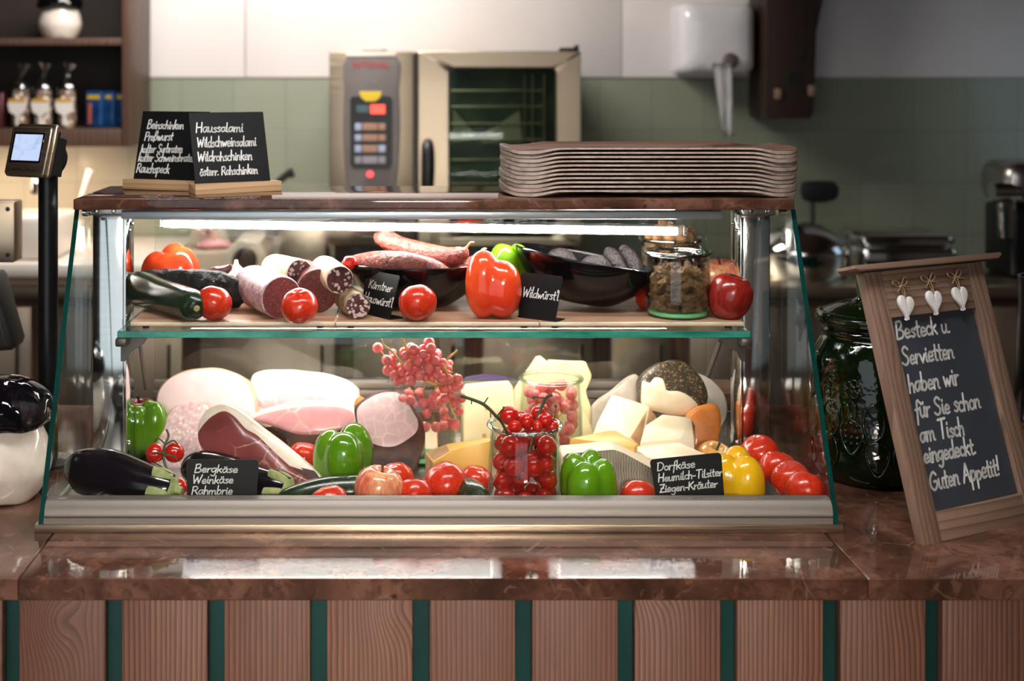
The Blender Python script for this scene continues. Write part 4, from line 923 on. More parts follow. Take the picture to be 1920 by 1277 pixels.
# cherry tomatoes on the vine in the jar
def bunch(name, label, cat, base): return thing(name, label, cat, base)
def berry_parts(t, name, me, spots, mat=None):
    L = Vector(t['base'])
    for p, r in spots:
        o = bpy.data.objects.new(name, me); COL.objects.link(o); o.parent = t; o.location = Vector(p) - L
        rg = random.Random(int(p[0] * 1e5 + p[2] * 1e4)); o.scale = (r, r, r); o.rotation_euler = [rg.uniform(0, 6) for _ in range(3)]
rg = random.Random(12)
def fill(J, r_in, r_b, z0, z1, keep=1.0, step=1.75):
    out = []; z = z0 + r_b
    while z < z1:
        n = max(3, int(2 * math.pi * (r_in - r_b) / (2.1 * r_b))); ph = rg.uniform(0, 6)
        for i in range(n):
            if rg.random() > keep: continue
            a = ph + 2 * math.pi * i / n; q = r_in - r_b - rg.uniform(0, 0.004)
            out.append(((J[0] + q * math.cos(a), J[1] + q * math.sin(a), J[2] + z + rg.uniform(-0.004, 0.004)), r_b * rg.uniform(0.9, 1.05)))
        if rg.random() < keep: out.append(((J[0] + rg.uniform(-.01, .01), J[1], J[2] + z), r_b))
        z += r_b * step
    return out
def px_spots(L, Yc, Rr): return [(tuple(W(x, y, Yc - Rr * 0.8 * math.sqrt(max(0.0, 1 - ((x - c) / w) ** 2)) * f)), r * Yc / F) for x, y, r, c, w, f in L]
t = bunch('vine_tomatoes', 'cherry tomatoes on green vines filling the tall front jar', 'cherry tomatoes', J3)
sp = fill(J3, 0.0555, 0.0165, 0.013, 0.128, 0.92)
for x, y, r, Y in ((955, 779, 18, 2.10), (988, 790, 15, 2.10), (1009, 776, 15, 2.13), (1022, 789, 15.5, 2.10), (965, 800, 13, 2.085), (1008, 800, 11, 2.08), (978, 785, 14, 2.13), (1035, 800, 13, 2.10)): sp.append((tuple(W(x, y, Y)), r * Y / F))
berry_parts(t, 'tomato', cherry_me, sp)
for k in range(2):
    bm = B(); L = Vector(J3)
    if k == 0:
        for pp, rr in (([(863, 742, 2.10), (885, 749, 2.10), (908, 759, 2.10), (930, 780, 2.10), (944, 798, 2.11), (965, 850, 2.10), (975, 900, 2.09)], [.0026, .0027, .0028, .0026, .0024, .002, .002]), ([(906, 758, 2.10), (912, 750, 2.098), (915, 745, 2.098)], .0011), ([(884, 749, 2.10), (884, 758, 2.1)], .001),
                       ([(920, 770, 2.10), (920, 783, 2.1)], .001), ([(932, 780, 2.10), (940, 770, 2.095), (945, 765, 2.092)], .0012)): tube(bm, [W(*p) - L for p in pp], rr, 8, 4)
        lathe(bm, [(0, .0018), (.0026, 0.001), (.003, 0)], 8, tuple(W(945, 764, 2.092) - L)); obj('vine', bm, MT['vine'], t)
    else:
        for pp, rr in (([(1036, 740, 2.11), (1024, 746, 2.11), (1016, 762, 2.11), (1008, 785, 2.105), (1003, 805, 2.10), (992, 850, 2.085)], [.0026, .0026, .0027, .0025, .0022, .002]), ([(1020, 746, 2.11), (1002, 744, 2.108)], .0011), ([(1007, 787, 2.105), (990, 790, 2.09)], .0011), ([(1032, 764, 2.11), (1036, 785, 2.10), (1036, 805, 2.10)], .001), ([(1043, 762, 2.11), (1039, 785, 2.10), (1033, 803, 2.1)], .001)): tube(bm, [W(*p) - L for p in pp], rr, 8, 4)
        blob(bm, lambda d: d * 0.003, 8, 6, tuple(W(1001, 745, 2.108) - L)); blob(bm, lambda d: d * 0.003, 8, 6, tuple(W(1042, 761, 2.11) - L)); obj('vine', bm, MT['vine'], t)
# vine tomatoes above the eggplant
t = bunch('vine_tomatoes', 'three cherry tomatoes on a dark vine behind the eggplant', 'cherry tomatoes', tuple(W(305, 900, 2.13)))
berry_parts(t, 'tomato', cherry_me, [(tuple(W(291, 850, 2.16)), 18 * 2.16 / F), (tuple(W(327, 849, 2.15)), 18.5 * 2.15 / F), (tuple(W(336, 914, 2.12)), 17 * 2.12 / F)])
bm = B(); L = Vector(t['base'])
for pp, rr in (([(312, 805, 2.16), (316, 818, 2.155), (309, 835, 2.14), (307, 860, 2.13), (316, 885, 2.115), (332, 900, 2.105)], [.0016, .002, .0022, .0023, .002, .0016]), ([(309, 832, 2.14), (297, 822, 2.14), (290, 827, 2.14)], .0013), ([(310, 834, 2.14), (325, 826, 2.14), (334, 834, 2.14)], .0013),
               ([(308, 850, 2.13), (295, 848, 2.13), (284, 852, 2.13)], .0012), ([(308, 853, 2.13), (325, 855, 2.13), (331, 862, 2.13)], .0012), ([(290, 868, 2.13), (306, 876, 2.12)], .001)): tube(bm, [W(*p) - L for p in pp], rr, 8, 4)
obj('vine', bm, MT['vine'], t)
# grapes
bm = B(); blob(bm, lambda d: Vector((d.x, d.y, d.z * 1.06)), 18, 12); gm = obj('grape', bm, MT['grape']); grape_me = gm.data; bpy.data.objects.remove(gm)
t = bunch('grape_bunch', 'red grapes spilling over the rim of a tall jar', 'grapes', J4); L = Vector(J4)
gl = [(165,128,58),(272,268,58),(275,375,60),(340,425,50),(462,215,50),(553,150,62),(743,138,62),(655,205,52),(600,280,54),(787,275,58),(815,200,48),(875,295,52),(940,355,40),(495,330,54),(405,345,46),(425,395,48),(715,350,56),(622,425,58),(815,410,56),(870,465,52),(530,485,58),(435,475,48),(560,385,46),(755,465,48),(1040,465,48),(1020,550,54),(890,580,48),(950,560,46),(660,718,55),(765,650,48),(895,685,46),(1003,725,50),(1080,675,50),(1050,820,48),(890,875,50),(995,960,65),(365,495,40),(700,250,48),(330,240,45),(940,460,45),(960,640,44),(690,455,46),(560,230,46)]
gs = []
for x, y, r in gl:
    px, py = 680 + x / 5.805, 630 + y / 5.805
    dx = (px - 788) / 80.0; Y = 2.42 - 0.06 * math.sqrt(max(0, 1 - min(1, dx * dx))) * (0.35 + 0.65 * min(1, max(0, (py - 640) / 60))) + (0.02 if r < 50 else 0)
    if px > 825 and py > 705: Y = 2.352
    if 780 < px < 825 and py > 735: Y = 2.353
    gs.append((tuple(W(px, py, Y)), r / 5.805 * Y / F))
heads = list(gs)
gs += [((p[0] + rg.uniform(-.006, .006), p[1] + rg.uniform(0.017, 0.024), p[2] + rg.uniform(-.008, .008)), q * 0.95) for p, q in heads[1:40] if p[2] > 1.075]
gs += fill(J4, 0.056, 0.0100, 0.06, 0.135, 0.55, 2.2)
berry_parts(t, 'grape', grape_me, gs)
bm = B()
def gst(pts, rad, Y=2.385): tube(bm, [W(680 + x / 5.805, 630 + y / 5.805, Y) - L for x, y in pts], rad, 8, 4)
gst([(425, 20), (480, 150), (545, 290), (640, 480)], .0022); gst([(205, 35), (225, 95), (320, 170), (410, 280), (520, 420)], [.0015, .0018, .002, .002, .002]); gst([(1030, 155), (910, 265), (800, 380)], .0022)
gst([(690, 490), (800, 525), (920, 505), (1005, 440)], .0026, 2.36); gst([(890, 340), (930, 440), (940, 560), (945, 680), (960, 780), (990, 850)], .0015, 2.352); gst([(800, 530), (770, 640)], .0018, 2.355); gst([(670, 500), (665, 620), (658, 690)], .0013, 2.355); gst([(890, 310), (930, 390), (990, 395)], .0016, 2.36)
for p, r in heads:
    c = Vector(p) - L; tube(bm, [c, c + (Vector((0, 0.03, 0.10)) - c) * 0.22 if c.z > 0.1 else c + Vector((0.002, 0.004, 0.02))], 0.0009, 5, 0)
obj('stalk', bm, MT['grape_stem'], t)
t = bunch('grape_bunch', 'few red grapes lying in the tall jar behind the cherry tomatoes', 'grapes', J5); L = Vector(J5)
gs = fill(J5, 0.053, 0.0105, 0.025, 0.125, 0.62, 1.9)
for x, y, r in ((1015, 728, 11), (1034, 725, 9), (1052, 722, 11), (1000, 738, 10), (1040, 745, 12), (1010, 745, 12)): gs.append((tuple(W(x, y, 2.44)), r * 2.44 / F))
berry_parts(t, 'grape', grape_me, gs)
bm = B(); tube(bm, [(0.0, -0.03, 0.04), (0.01, -0.035, 0.08), (-0.01, -0.03, 0.11)], .0018, 8, 4); tube(bm, [(0.01, -0.035, 0.08), (0.035, -0.03, 0.10)], .0013, 6, 0); obj('stalk', bm, MT['grape_stem'], t)
# ------------------------------------------------------------------ cut meats and cheeses: outlines with their own distance, size and thickness
def traced(name, label, cat, outline, Y, depth, face, rind, fat=None, inner=None, shrink=0.93, lean=0.0, ext=(0, 0), dome=0.004, sharp=False, bulge=1.03, back=0.9, side=0.0, fname='cut_face', rname='rind', bev=0.0025, under=None, drop=0.33):
    """outline (px, py) at distance Y; lean: how far the top leans back per metre; side: how far the plane recedes per metre to the right"""
    if sharp:
        O2 = []
        for i in range(len(outline)):
            a, b = Vector((*outline[i], 0)), Vector((*outline[(i + 1) % len(outline)], 0)); n = 6
            O2 += [a.lerp(b, (k + 0.5) / n) for k in range(n)]
    else: O2 = crom([Vector((*p, 0)) for p in outline], 5, True)
    P = [W(p.x, p.y, Y) for p in O2]; zmin = min(p.z for p in P); xc = sum(p.x for p in P) / len(P)
    def tilt(p): return Vector((p.x, p.y + lean * (p.z - zmin) + side * (p.x - xc), p.z))
    P = [tilt(p) for p in P]; C = sum(P, Vector()) / len(P)
    base = Vector((C.x, C.y, zmin)); t = thing(name, label, cat, tuple(base))
    P = [p - base for p in P]; C = C - base; E = Vector((ext[0], depth, ext[1] - drop * depth))
    def sc(R_, k, off=Vector()): return [C + (p - C) * k + off for p in R_]
    b = bev / max(0.02, sum((p - C).length for p in P) / len(P))
    bm = B(); skin_rings(bm, [sc(P, 1 - b * 1.6, Vector((0, -0.0004, 0))), sc(P, 1 - b * 0.4, E * 0.012), sc(P, 1.0, E * 0.05), sc(P, bulge, E * 0.45), sc(P, (back + 1) / 2, E * 0.88), sc(P, back * 0.86, E)], False, True)
    for v in bm.verts:
        v.co += Vector((nz(v.co + base, 30), 0, nz(v.co - base, 30))) * (0.0012 if sharp else 0.002)
        v.co.z = max(v.co.z, 0.0)
    if under:
        bmesh.ops.recalc_face_normals(bm, faces=bm.faces); bm.normal_update()
        for f in bm.faces: f.material_index = 1 if f.normal.z < -0.05 + 0.25 * nz(f.calc_center_median() + base, 20) else 0
    obj(rname, bm, [rind, under] if under else rind, t, sharp=50)
    if inner:
        I2 = crom([Vector((*p, 0)) for p in inner], 5, True); Q = [tilt(W(p.x, p.y, Y)) - base for p in I2]; c2 = sum(Q, Vector()) / len(Q)
        def ray(d):
            best = None
            for i in range(len(Q)):
                a, bb = Q[i] - c2, Q[(i + 1) % len(Q)] - c2
                den = d.x * (bb.z - a.z) - d.z * (bb.x - a.x)
                if abs(den) < 1e-12: continue
                s = (a.x * (bb.z - a.z) - a.z * (bb.x - a.x)) / den; u = (a.x * d.z - a.z * d.x) / den
                if s > 0 and -1e-6 <= u <= 1 + 1e-6: best = s if best is None else max(best, s)
            return best
        Rg = []
        for p in P:
            d = p - c2; s = ray(Vector((d.x, 0, d.z))) or 0.8
            s = min(s, 0.985); Rg.append(c2 + d * s)
        Cm = c2
    else: Rg = sc(P, shrink); Cm = C
    out = sc(P, 1 - b * 1.4, Vector((0, -0.0002, 0))); off = lambda k: Vector((0, -dome * k, 0))
    if fat:
        bm = B(); mid = [(a + q) / 2 + off(0.35) for a, q in zip(out, Rg)]
        skin_rings(bm, [out, mid, [q + off(0.4) for q in Rg]], False, False); 
        if under:
            zs = [q.z for q in Rg]; zl = min(zs) + 0.30 * (max(zs) - min(zs))
            for f in bm.faces: f.material_index = 1 if f.calc_center_median().z < zl else 0
        obj('fat_rim', bm, [fat, under] if under else fat, t, sharp=80, recalc=True)
        start = [q + off(0.4) for q in Rg]
    else: start = out
    def ins(k, o): return [Cm + (q - Cm) * k + off(o) for q in (Rg if fat else sc(P, 1.0))]
    bm = B(); rings = [start] + ([ins(0.93, 0.6)] if fat else [ins(0.9, 0.45)]) + [ins(0.75, 0.8), ins(0.5, 0.95), ins(0.25, 1.0)]
    skin_rings(bm, rings, False, True)
    for v in bm.verts: v.co.y += 0.0011 * nz(v.co + base, 45) * (0 if any((v.co - s).length < 1e-6 for s in start[:0]) else 1)
    obj(fname, bm, face, t, sharp=80); return t
fz = lambda Y: CY + (CZ - ZF) * F / Y      # picture row of the case floor at distance Y
traced('cooked_ham', 'large round pale pink cooked ham with its cut face up front', 'ham', [(288, 760), (293, 735), (312, 715), (345, 702), (385, 698), (425, 703), (455, 718), (472, 745), (480, 785), (478, 825), (440, fz(2.47)), (330, fz(2.47)), (298, 820)], 2.47, 0.075, MT['ham_face'], MT['rind_pale'], MT['fat'], None, 0.965, 0.25, dome=0.003)
traced('pressed_sausage', 'wedge of mottled pressed sausage in front of the large cooked ham', 'sausage', [(292, fz(2.36)), (296, 815), (306, 790), (322, 776), (345, 769), (368, 772), (385, 785), (392, fz(2.36))], 2.36, 0.05, MT['press_cut'], MT['rind_pale'], None, None, 0.95, 0.65, ext=(-0.02, -0.006), dome=0.001)
traced('ham_piece', 'piece of ham with a thick white fat top behind the pink ham', 'ham', [(464, 722), (478, 711), (515, 708), (570, 712), (625, 722), (662, 738), (672, 760), (668, fz(2.5)), (500, fz(2.5)), (476, 775), (466, 752)], 2.50, 0.07, MT['ham_pink'], MT['fat'], MT['fat'], [(470, 762), (500, 752), (560, 752), (620, 762), (660, 775), (655, 815), (520, 815), (490, 775)], lean=0.55, side=0.1, dome=0.006, under=MT['rind'])
traced('ham_piece', 'long pink ham piece with dark rind lying before the fat topped ham', 'ham', [(462, 795), (485, 780), (530, 768), (590, 763), (640, 766), (668, 778), (672, 798), (655, 815), (640, fz(2.41)), (545, fz(2.41)), (535, 830), (500, 812)], 2.41, 0.065, MT['ham_pink'], MT['fat'], MT['fat'], [(472, 795), (500, 783), (560, 773), (630, 773), (662, 785), (655, 805), (610, 818), (560, 820), (510, 806)], lean=0.45, dome=0.006, under=MT['rind_dark'])
traced('raw_ham', 'dark red raw ham with a white fat edge slanting down to its tip', 'ham', [(358, 826), (364, 805), (376, 788), (400, 777), (422, 780), (460, 798), (510, 826), (560, 856), (600, 884), (606, 900), (590, 916), (545, 918), (500, 914), (455, 900), (415, 885), (380, 868), (364, 848)], 2.235, 0.075, MT['raw_ham'], MT['fat'], MT['fat'], [(362, 830), (368, 818), (385, 800), (410, 788), (432, 796), (455, 815), (480, 826), (520, 856), (560, 882), (596, 898), (588, 910), (545, 914), (500, 910), (455, 896), (415, 881), (382, 862), (366, 846)], lean=0.45, side=-0.25, dome=0.014, under=MT['rind_dark'])
t = traced('smoked_ham', 'round smoked ham with pale webbed cut face and dark crust', 'ham', [(663, 792), (668, 778), (690, 765), (715, 757), (745, 757), (762, 768), (778, 788), (792, 806), (796, 830), (788, 860), (770, fz(2.32)), (710, fz(2.32)), (688, 868), (676, 835)], 2.32, 0.052, MT['ham_web'], MT['rind_dark'], MT['rind_dark'], [(666, 795), (671, 781), (692, 768), (716, 760), (744, 760), (760, 772), (774, 790), (784, 806), (782, 822), (765, 835), (740, 846), (715, 846), (690, 838), (674, 822)], lean=0.75, dome=0.008)
for c in t.children:
    if c.name.startswith('fat_rim'): c.name = 'crust_rim'
traced('carrot_piece', 'orange chunk seen between the smoked ham and the grape jar', 'vegetable', [(797, 850), (797, 812), (806, 806), (820, 810), (822, 850), (818, fz(2.44)), (798, fz(2.44))], 2.44, 0.03, MT['cheese_white'], MT['cheese_orange'], None, None, 0.9, 0.8, dome=0.001)
traced('orange_chunk', 'orange rounded chunk behind the pink ham beside the grape jar', 'cheese', [(660, 790), (664, 758), (676, 748), (690, 760), (694, 785), (690, fz(2.53)), (664, fz(2.53))], 2.53, 0.03, MT['cheese_orange'], MT['cheese_orange'], None, None, 0.9, 0.2)
def hull(name, label, cat, pts, mats, pick, floor=True, bev=0.002):
    """convex block from (px, py, Y) corners, dropped to the case floor; pick(normal) -> material slot"""
    P = [W(*p) for p in pts]
    if floor: P += [Vector((p.x, p.y, ZF)) for p in P]
    base = Vector((sum(p.x for p in P) / len(P), sum(p.y for p in P) / len(P), min(p.z for p in P))); t = thing(name, label, cat, tuple(base))
    bm = B()
    for p in P: bm.verts.new(p - base)
    r = bmesh.ops.convex_hull(bm, input=bm.verts)
    bmesh.ops.delete(bm, geom=[v for v in bm.verts if not v.link_faces], context='VERTS')
    bmesh.ops.dissolve_limit(bm, angle_limit=R(4), verts=bm.verts, edges=bm.edges); bm.normal_update()
    for f in bm.faces: f.material_index = pick(f.normal)
    bmesh.ops.bevel(bm, geom=list(bm.edges), offset=bev, segments=2, affect='EDGES', profile=0.5)
    paste, rind = B(), None
    obj('body', bm, mats, t, sharp=35); return t
hull('cheese_wedge', 'yellow hard cheese wedge with a natural rind beside the smoked ham', 'cheese', [(797, 848, 2.33), (838, 832, 2.30), (920, 821, 2.30), (922, 826, 2.25), (870, 838, 2.25), (812, 866, 2.265), (845, 846, 2.255)], [MT['cheese_yel'], MT['cheese_rind']], lambda n: 1 if n.x < -0.5 else 0)
traced('cheese_slice', 'large pale cheese slice with small holes standing behind the cherry tomatoes', 'cheese', [(868, fz(2.45)), (870, 728), (963, 721), (978, fz(2.45))], 2.45, 0.03, MT['cheese_hole'], MT['cheese_pale'], None, None, 0.97, 0.25, sharp=True, dome=0.0005, bulge=1.0, back=1.1)
traced('cheese_wedge', 'tall pointed pale cheese wedge behind the jar with few grapes', 'cheese', [(966, fz(2.53)), (966, 735), (1013, 668), (1062, 712), (1096, 765), (1120, fz(2.53))], 2.53, 0.022, MT['cheese_pale'], MT['cheese_pale'], None, None, 0.97, 0.1, sharp=True, dome=0.0005, bulge=1.0, back=1.1)
traced('cheese_wedge', 'pale cheese wedge standing behind the tall pointed one', 'cheese', [(1010, fz(2.558)), (1025, 676), (1098, 678), (1110, 705), (1098, 735), (1128, fz(2.558))], 2.558, 0.014, MT['cheese_pale'], MT['cheese_pale'], None, None, 0.97, 0.0, sharp=True, dome=0.0005, bulge=1.0, back=1.1)
hull('cheese_wedge', 'bright white cheese wedge with a beige rind before the paper wrapped cheese', 'cheese', [(1104, 832, 2.36), (1120, 790, 2.40), (1147, 739, 2.46), (1217, 760, 2.46), (1180, 820, 2.36), (1232, 783, 2.45), (1202, 840, 2.355)], [MT['cheese_white'], MT['cheese_rind']], lambda n: 1 if n.x > 0.45 else 0)
hull('cheese_wedge', 'white cheese wedge with a reddish brown rind before the herb crusted cheese', 'cheese', [(1200, 830, 2.29), (1210, 797, 2.33), (1243, 776, 2.38), (1296, 783, 2.375), (1275, 824, 2.29), (1304, 800, 2.37), (1302, 836, 2.29)], [MT['cheese_white'], MT['cheese_rind_brown']], lambda n: 1 if n.x > 0.45 else 0)
traced('wrapped_cheese', 'grey paper wrapped cheese chunk leaning behind the white wedges', 'cheese', [(1112, 775), (1120, 755), (1150, 735), (1185, 708), (1202, 714), (1206, 760), (1204, fz(2.53)), (1118, fz(2.53))], 2.53, 0.03, MT['wrap'], MT['wrap'], None, None, 0.95, 0.15)
t = traced('herb_cheese', 'large white cheese with a dark pepper and herb crust on a plate', 'cheese', [(1206, 765), (1203, 735), (1207, 712), (1225, 696), (1250, 685), (1282, 683), (1308, 698), (1325, 722), (1330, 748), (1318, 770), (1290, 779), (1250, 778)], 2.46, 0.06, MT['cheese_white'], MT['herb'], MT['herb'], [(1206, 762), (1204, 738), (1209, 716), (1220, 722), (1232, 712), (1248, 716), (1252, 734), (1275, 736), (1296, 746), (1310, 764), (1290, 777), (1250, 776)], lean=0.35, dome=0.014)
for c in t.children:
    if c.name.startswith('fat_rim'): c.name = 'herb_crust'
t = thing('plate', 'off white plate standing tilted beneath the herb crusted cheese', 'plate', (XP(1286, 2.52), 2.52, 1.008), (R(42), R(-8), 0), None)
bm = B(); lathe(bm, [(0, 0), (0.04, 0), (0.056, 0.004), (0.0745, 0.013), (0.0775, 0.0155), (0.0735, 0.016), (0.055, 0.0075), (0.040, 0.004), (0, 0.004)], 56); obj('dish', bm, MT['plate'], t, sharp=60)
traced('cheese_chunk', 'orange cheese chunk beneath the plate beside the column', 'cheese', [(1296, 800), (1300, 782), (1318, 771), (1345, 765), (1357, 775), (1358, 800), (1352, 826), (1340, fz(2.38)), (1300, fz(2.38))], 2.38, 0.05, MT['cheese_orange'], MT['cheese_orange'], None, None, 0.93, 0.3, dome=0.006)
hull('cheese_wedge', 'small yellow cheese wedge lying on top of the grey rind cheese', 'cheese', [(1067, 838, 2.27), (1068, 821, 2.27), (1140, 808, 2.30), (1154, 806, 2.30), (1196, 832, 2.26), (1190, 838, 2.25)], [MT['cheese_yel']], lambda n: 0)
traced('cheese_wedge', 'long cheese wedge with a grey cloth marked rind behind the second green pepper', 'cheese', [(1054, fz(2.17)), (1054, 851), (1150, 842), (1172, 850), (1234, 884), (1238, fz(2.17))], 2.17, 0.05, MT['rind_cloth'], MT['cheese_white'], None, None, 0.98, 0.0, sharp=True, dome=0.0005, bulge=1.0, back=1.08, fname='cloth_rind', rname='paste', bev=0.0006, drop=0.0)
hull('cheese_wedge', 'cream cheese block with pale green specks behind the handwritten cheese card', 'cheese', [(1182, 838, 2.27), (1273, 829, 2.29), (1345, 860, 2.215), (1240, 868, 2.20), (1195, 848, 2.25)], [MT['cheese_white']], lambda n: 0)
# long shelf things behind the case
t = thing('cutting_board', 'brown wooden cutting board lying behind the display case', 'board', (0.25, 2.70, ZC)); 
bm = B(); box(bm, 0.12, 0.70, 2.64, 2.77, ZC, 1.008, 0.003); obj('panel', bm, MT['board'], t, w=True)
tag(t, 'thick brown wooden board lying behind the rear rail of the display case', 'board')
t = thing('kitchen_knife', 'purple handled kitchen knife lying on the wooden board', 'knife', (0.17, 2.70, 1.008))
bm = B(); tube(bm, [(-0.04, 0, 0.012), (0.0, 0, 0.0145), (0.05, -0.01, 0.012), (0.085, -0.02, 0.010)], [0.008, 0.012, 0.011, 0.007], 14, 5); obj('handle', bm, MT['purple'], t)
bm = B(); box(bm, 0.084, 0.25, -0.045, -0.02, 0.007, 0.009, 0.0006); obj('blade', bm, MT['steel_x'], t)

# ------------------------------------------------------------------ tray stack on the marble top
def tray_mesh():
    Wd, Dp = 0.2585, 0.122; n = 120; O_ = []
    def ss(x, a, b): q = min(1, max(0, (x - a) / (b - a))); return q * q * (3 - 2 * q)
    for i in range(n):
        a = 2 * math.pi * i / n; c, s = math.cos(a), math.sin(a); e = 0.42
        x = Wd * math.copysign(abs(c) ** e, c); y = Dp * math.copysign(abs(s) ** e, s)
        O_.append(Vector((x, y * (1 - 0.10 * (1 - ss(abs(x), 0.13, 0.19))), 0)))
    def ring(ins, z, low=0.0):
        out = []
        for p in O_:
            k = ss(abs(p.x), 0.165, 0.215); end = ss(abs(p.x), 0.235, 0.2585)
            dz = 0.0052 * (1 - k) + 0.0045 * end * (1 if abs(p.y) < 0.11 else 0.6)
            out.append(Vector((p.x * (1 - ins / Wd), p.y * (1 - ins / Dp), z + dz + low * (1 - k))))
        return out
    bm = B(); rr = [ring(0.060, 0.0), ring(0.030, 0.0, 0.002), ring(0.010, 0.0002, 0.0036), ring(0.0012, 0.0008, 0.0036), ring(0, 0.0018, 0.0032), ring(0, 0.0074), ring(0.0012, 0.0084), ring(0.004, 0.0086), ring(0.014, 0.0062), ring(0.030, 0.0040), ring(0.060, 0.0036)]
    skin_rings(bm, rr, True, True); bmesh.ops.recalc_face_normals(bm, faces=bm.faces); bm.normal_update()
    for f in bm.faces: f.material_index = 1 if f.normal.z > 0.3 else 0
    return bm
TRL = ['wooden serving tray at the top of the tray stack', 'second tray from the top of the stack', 'third tray from the top of the stack', 'fourth tray from the top of the stack', 'fifth tray from the top of the stack', 'middle tray of the stack of eleven trays', 'fifth tray from the bottom of the stack', 'fourth tray from the bottom of the stack', 'third tray from the bottom of the stack', 'second tray from the bottom of the stack', 'lowest serving tray of the stack, lying on the marble slab']
tro = obj('serving_tray', tray_mesh(), [MT['tray_edge'], MT['tray_top']], None, sharp=50)
rg = random.Random(4)
for k in range(11):
    o = tro if k == 0 else tro.copy()
    if k: COL.objects.link(o)
    o.location = (0.4365 + rg.uniform(-0.002, 0.002), 2.334 + rg.uniform(-0.002, 0.002), 1.4472 + 0.0073 * k); o.rotation_euler = (0, 0, rg.uniform(-0.006, 0.006))
    tag(o, TRL[10 - k], 'tray', 'stacked serving trays')

# ------------------------------------------------------------------ beside the case on the counter
def lumpy(k): return lambda r, z, a: (r * (1 + k * nz((math.cos(a) * 3, math.sin(a) * 3, z * 28)) + 0.5 * k * nz((math.cos(a) * 7, math.sin(a) * 7, z * 60))), z + 0.002 * math.cos(5 * a) * (1 if r > 0.05 else 0))
MT['cream_glaze'] = plain('cream_glazed_ceramic', (222, 210, 198), 0.14, 0, 0.6, (196, 178, 162), 16, 0.45, 0.8, bump=0.25, bscale=24, bdist=0.006)
def mushroom_jar(label, loc, sc=1.0):
    t = thing('mushroom_jar', label, 'ceramic jar', loc)
    b_ = crom([Vector((*p, 0)) for p in ((0, 0), (0.05, 0), (0.066, 0.008), (0.081, 0.04), (0.084, 0.065), (0.076, 0.10), (0.064, 0.128), (0.060, 0.14), (0, 0.141))], 3)
    bm = B(); lathe(bm, [(max(0, p.x) * sc if 0 < i < len(b_) - 1 else 0, p.y * sc) for i, p in enumerate(b_)], 44, fn=lumpy(0.025)); obj('stem_body', bm, MT['cream_glaze'], t, sharp=80)
    c_ = crom([Vector((*p, 0)) for p in ((0, 0.128), (0.055, 0.126), (0.080, 0.124), (0.090, 0.130), (0.089, 0.146), (0.076, 0.172), (0.052, 0.192), (0.022, 0.201), (0, 0.202))], 3)
    bm = B(); lathe(bm, [(max(0, p.x) * sc if 0 < i < len(c_) - 1 else 0, p.y * sc) for i, p in enumerate(c_)], 56, fn=lumpy(0.07)); obj('cap_lid', bm, MT['black_gloss'], t, sharp=80)
    return t
mushroom_jar('cream ceramic mushroom jar with a glossy black cap on the counter', (-0.676, 2.17, ZC))
# scale display
t = thing('scale_display', 'customer scale display with lit screen on a black post', 'display', (-0.648, 2.36, ZC))
bm = B(); lathe(bm, [(0, 0), (0.05, 0), (0.05, 0.006), (0.02, 0.010), (0, 0.010)], 32); obj('base_flange', bm, MT['black_post'], t)
bm = B(); lathe(bm, [(0, 0.008), (0.0175, 0.008), (0.0175, 0.53), (0, 0.53)], 28); obj('post', bm, MT['black_post'], t)
hm = Matrix.Translation((-0.028, -0.034, 0.571)) @ Matrix.Rotation(R(-27), 4, 'Z') @ Matrix.Rotation(R(-15), 4, 'X') @ Matrix.Rotation(R(0), 4, 'Y')
def hb(bm): bmesh.ops.transform(bm, matrix=hm, verts=bm.verts); return bm
bm = B(); prism(bm, [(-0.047 + .006, -0.045), (0.041, -0.045), (0.047, -0.039), (0.047, 0.042), (0.043, 0.046), (-0.043, 0.046), (-0.047, 0.042), (-0.047, -0.039)], 0, 0.010, 0.003, 3); prism(bm, [(-0.044, -0.044), (0.046, -0.044), (0.0485, -0.040), (0.0485, 0.050), (0.044, 0.054), (-0.042, 0.054), (-0.046, 0.050), (-0.046, -0.04)], 0.0105, 0.020, 0.003, 3); hd = obj('bezel', hb(bm), MT['warm_steel'], t)
bm = B(); prism(bm, [(-0.043, -0.040), (0.043, -0.040), (0.043, 0.043), (-0.043, 0.043)], 0.0205, 0.032, 0.003); prism(bm, [(-0.038, -0.035), (0.038, -0.035), (0.036, 0.035), (-0.036, 0.035)], 0.0325, 0.062, 0.008, 3); lathe(bm, [(0, 0), (0.03, 0), (0.03, 0.014), (0.022, 0.022), (0, 0.022)], 28, (0, 0.06, 0), rot=(R(-90), 0, 0)); obj('rear_housing', hb(bm), MT['black_matte'], t)
bm = B(); box(bm, -0.0385, 0.034, -0.0008, 0.002, -0.020, 0.035, 0.0003, 1); obj('screen_border', hb(bm), MT['black_gloss'], t)
def screen_mat():
    t = NT('lit_display'); v = t.coords((1, 1, 1), rnd=False); g = t.tex('noise', v, 60, 2); e = t.n('ShaderNodeEmission'); t.l(t.mix(t.maprange(g, 0.5, 0.7), lin((190, 206, 240)), lin((170, 188, 226))), e.inputs[0]); e.inputs[1].default_value = 1.0; t.l(e.outputs[0], t.out.inputs[0]); return t.m
bm = B(); box(bm, -0.034, 0.0305, -0.0013, 0.001, -0.0165, 0.0315); obj('screen', hb(bm), screen_mat(), t)
o = font_text('lettering', 'micros  ORACLE', 0.0085, MT['black_matte'], t, (0, 0, 0)); o.matrix_local = hm @ Matrix.Translation((0.002, -0.0004, -0.0315)) @ Matrix.Rotation(R(90), 4, 'X')
